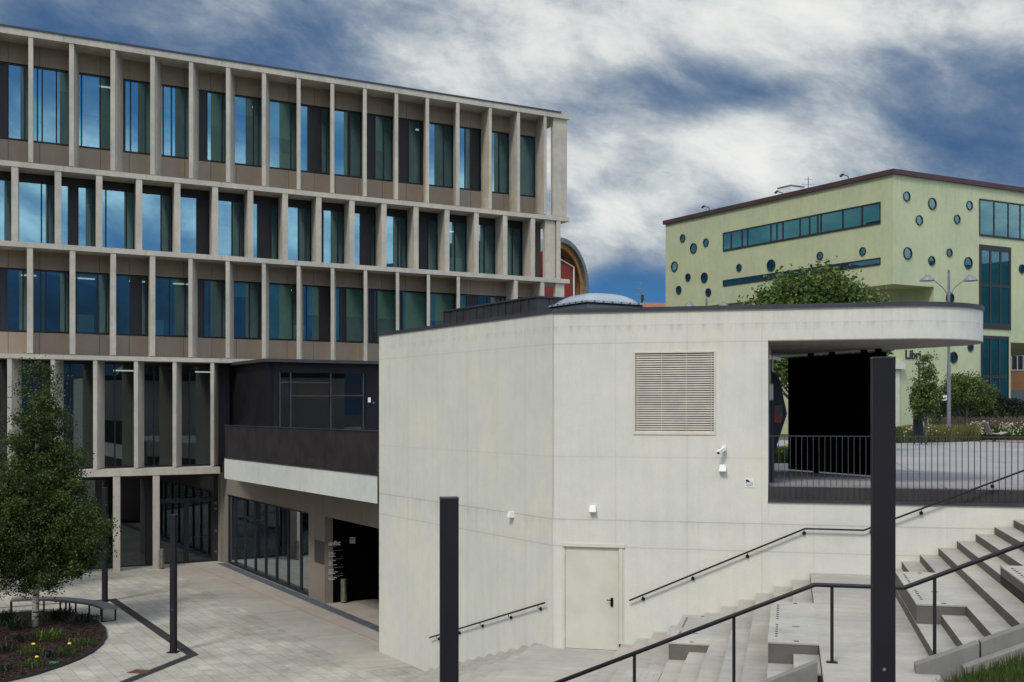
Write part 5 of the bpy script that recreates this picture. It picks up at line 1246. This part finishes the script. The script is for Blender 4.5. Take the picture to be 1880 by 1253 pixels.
# curved bench
path = [Vector(fl_(x, y)) for x, y in ((20,1128),(60,1126),(100,1127),(140,1131),(170,1136),(190,1144))]
bt = thing('curved_bench', (path[2].x,path[2].y,0), 'low curved bench with dark legs along the back of the mulch bed', 'bench')
def offset_path(P, o_):
    out = []
    for i, p in enumerate(P):
        t_ = (P[min(i+1,len(P)-1)]-P[max(i-1,0)]).normalized(); out.append(p+Vector((-t_.y,t_.x))*o_)
    return out
fine = []
for i in range(len(path)-1):
    for k in range(4): 
        p0, p1, p2, p3 = path[max(i-1,0)], path[i], path[i+1], path[min(i+2,len(path)-1)]; s_ = k/4
        fine.append(.5*((2*p1)+(p2-p0)*s_+(2*p0-5*p1+4*p2-p3)*s_*s_+(3*p1-p0-3*p2+p3)*s_**3))
fine.append(path[-1])
i_, o2 = offset_path(fine, -.02), offset_path(fine, .46)
m = MB()
for k in range(len(fine)-1):
    m.hexa([(*i_[k],.40),(*i_[k+1],.40),(*o2[k+1],.40),(*o2[k],.40),(*i_[k],.47),(*i_[k+1],.47),(*o2[k+1],.47),(*o2[k],.47)])
obj('seat', m, 'bench_top', bt)
for k in (0, 5, 9, 10, 15, 19):
    m = MB(); p0, p1 = i_[k], o2[k]; t_ = (p1-p0).normalized(); p0 = p0+t_*.03; p1 = p1-t_*.03
    m.bar((*p0,0.001),(*p0,.40),.045,.045); m.bar((*p1,0.001),(*p1,.40),.045,.045); m.bar((*p0,.385),(*p1,.385),.045,.028); m.bar((*p0,.012),(*p1,.012),.045,.02); obj('leg', m, 'dark_metal', bt)
# dark strip in the paving
S1, S2, S3 = Vector(fl_(160,1104)), Vector(fl_(206,1101)), Vector(fl_(354,1203)); S0 = Vector(fl_(-150,1128)); S4 = Vector(fl_(150,1285))
m = MB(); pl = [S0, S1, S2, S3, S4]; wd_ = .15
lft, rgt = [], []
for i, p in enumerate(pl):
    if i in (0, len(pl)-1): t_ = (pl[min(i+1,len(pl)-1)]-pl[max(i-1,0)]).normalized(); nn = Vector((-t_.y,t_.x)); k = 1
    else:
        ta_, tb_ = (p-pl[i-1]).normalized(), (pl[i+1]-p).normalized(); na, nb_ = Vector((-ta_.y,ta_.x)), Vector((-tb_.y,tb_.x)); nn = (na+nb_).normalized(); k = 1/max(nn.dot(na),.3)
    ww = .05 if i < 2 else wd_
    lft.append(p+nn*ww*k); rgt.append(p-nn*ww*k)
for i in range(len(pl)-1): m.poly([(*lft[i],.006),(*lft[i+1],.006),(*rgt[i+1],.006),(*rgt[i],.006)])
struct('paving_strip', m, 'strip')
m = MB(); m.poly([(*fl_(x,y),.010) for x, y in ((233,1236),(250,1230),(280,1231),(268,1237.5))]); m2 = MB(); pl_ = [fl_(x,y) for x, y in ((233,1236),(250,1230),(280,1231),(268,1237.5))]; m2.prism(pl_, .002, .012)
o = obj('drain_cover', m2, 'rust'); tag(o, 'rust brown rectangular cover beside the dark paving strip', 'drain cover')

# ------------------------------------------------------------------ hills behind the viewer (mirrored in the windows)
m = MB(); NA = 120; rad = 2200
prof_ = []
for k in range(NA+1):
    az = R(60+k*2.0); azd = 60+k*2.; el = 7.5+1.2*math.exp(-((azd-119)/7.)**2)-.5*math.exp(-((azd-134)/5.)**2)+.35*math.sin(k*.9)+.2*math.sin(k*2.3)
    if 60+k*2. < 78: el *= (k*2.)/18
    prof_.append((az, el))
for (k, (az, el)) in enumerate(prof_):
    for (rf, zf) in ((.62,.0),(.78,.45),(.9,.8),(1.,1.),(1.25,.3)):
        rr2 = rad*rf; m.v.append((math.sin(az)*rr2, math.cos(az)*rr2, -1+zf*rad*math.tan(R(el))*(1+.12*math.sin(k*1.7+rf*9)*(zf<1))))
for k in range(NA):
    for j in range(4): m.f.append((k*5+j,(k+1)*5+j,(k+1)*5+j+1,k*5+j+1)); m.mi.append(0)
o = struct('hills', m, 'hill_m')

for o in bpy.data.objects:
    if '_b' in o: del o['_b']
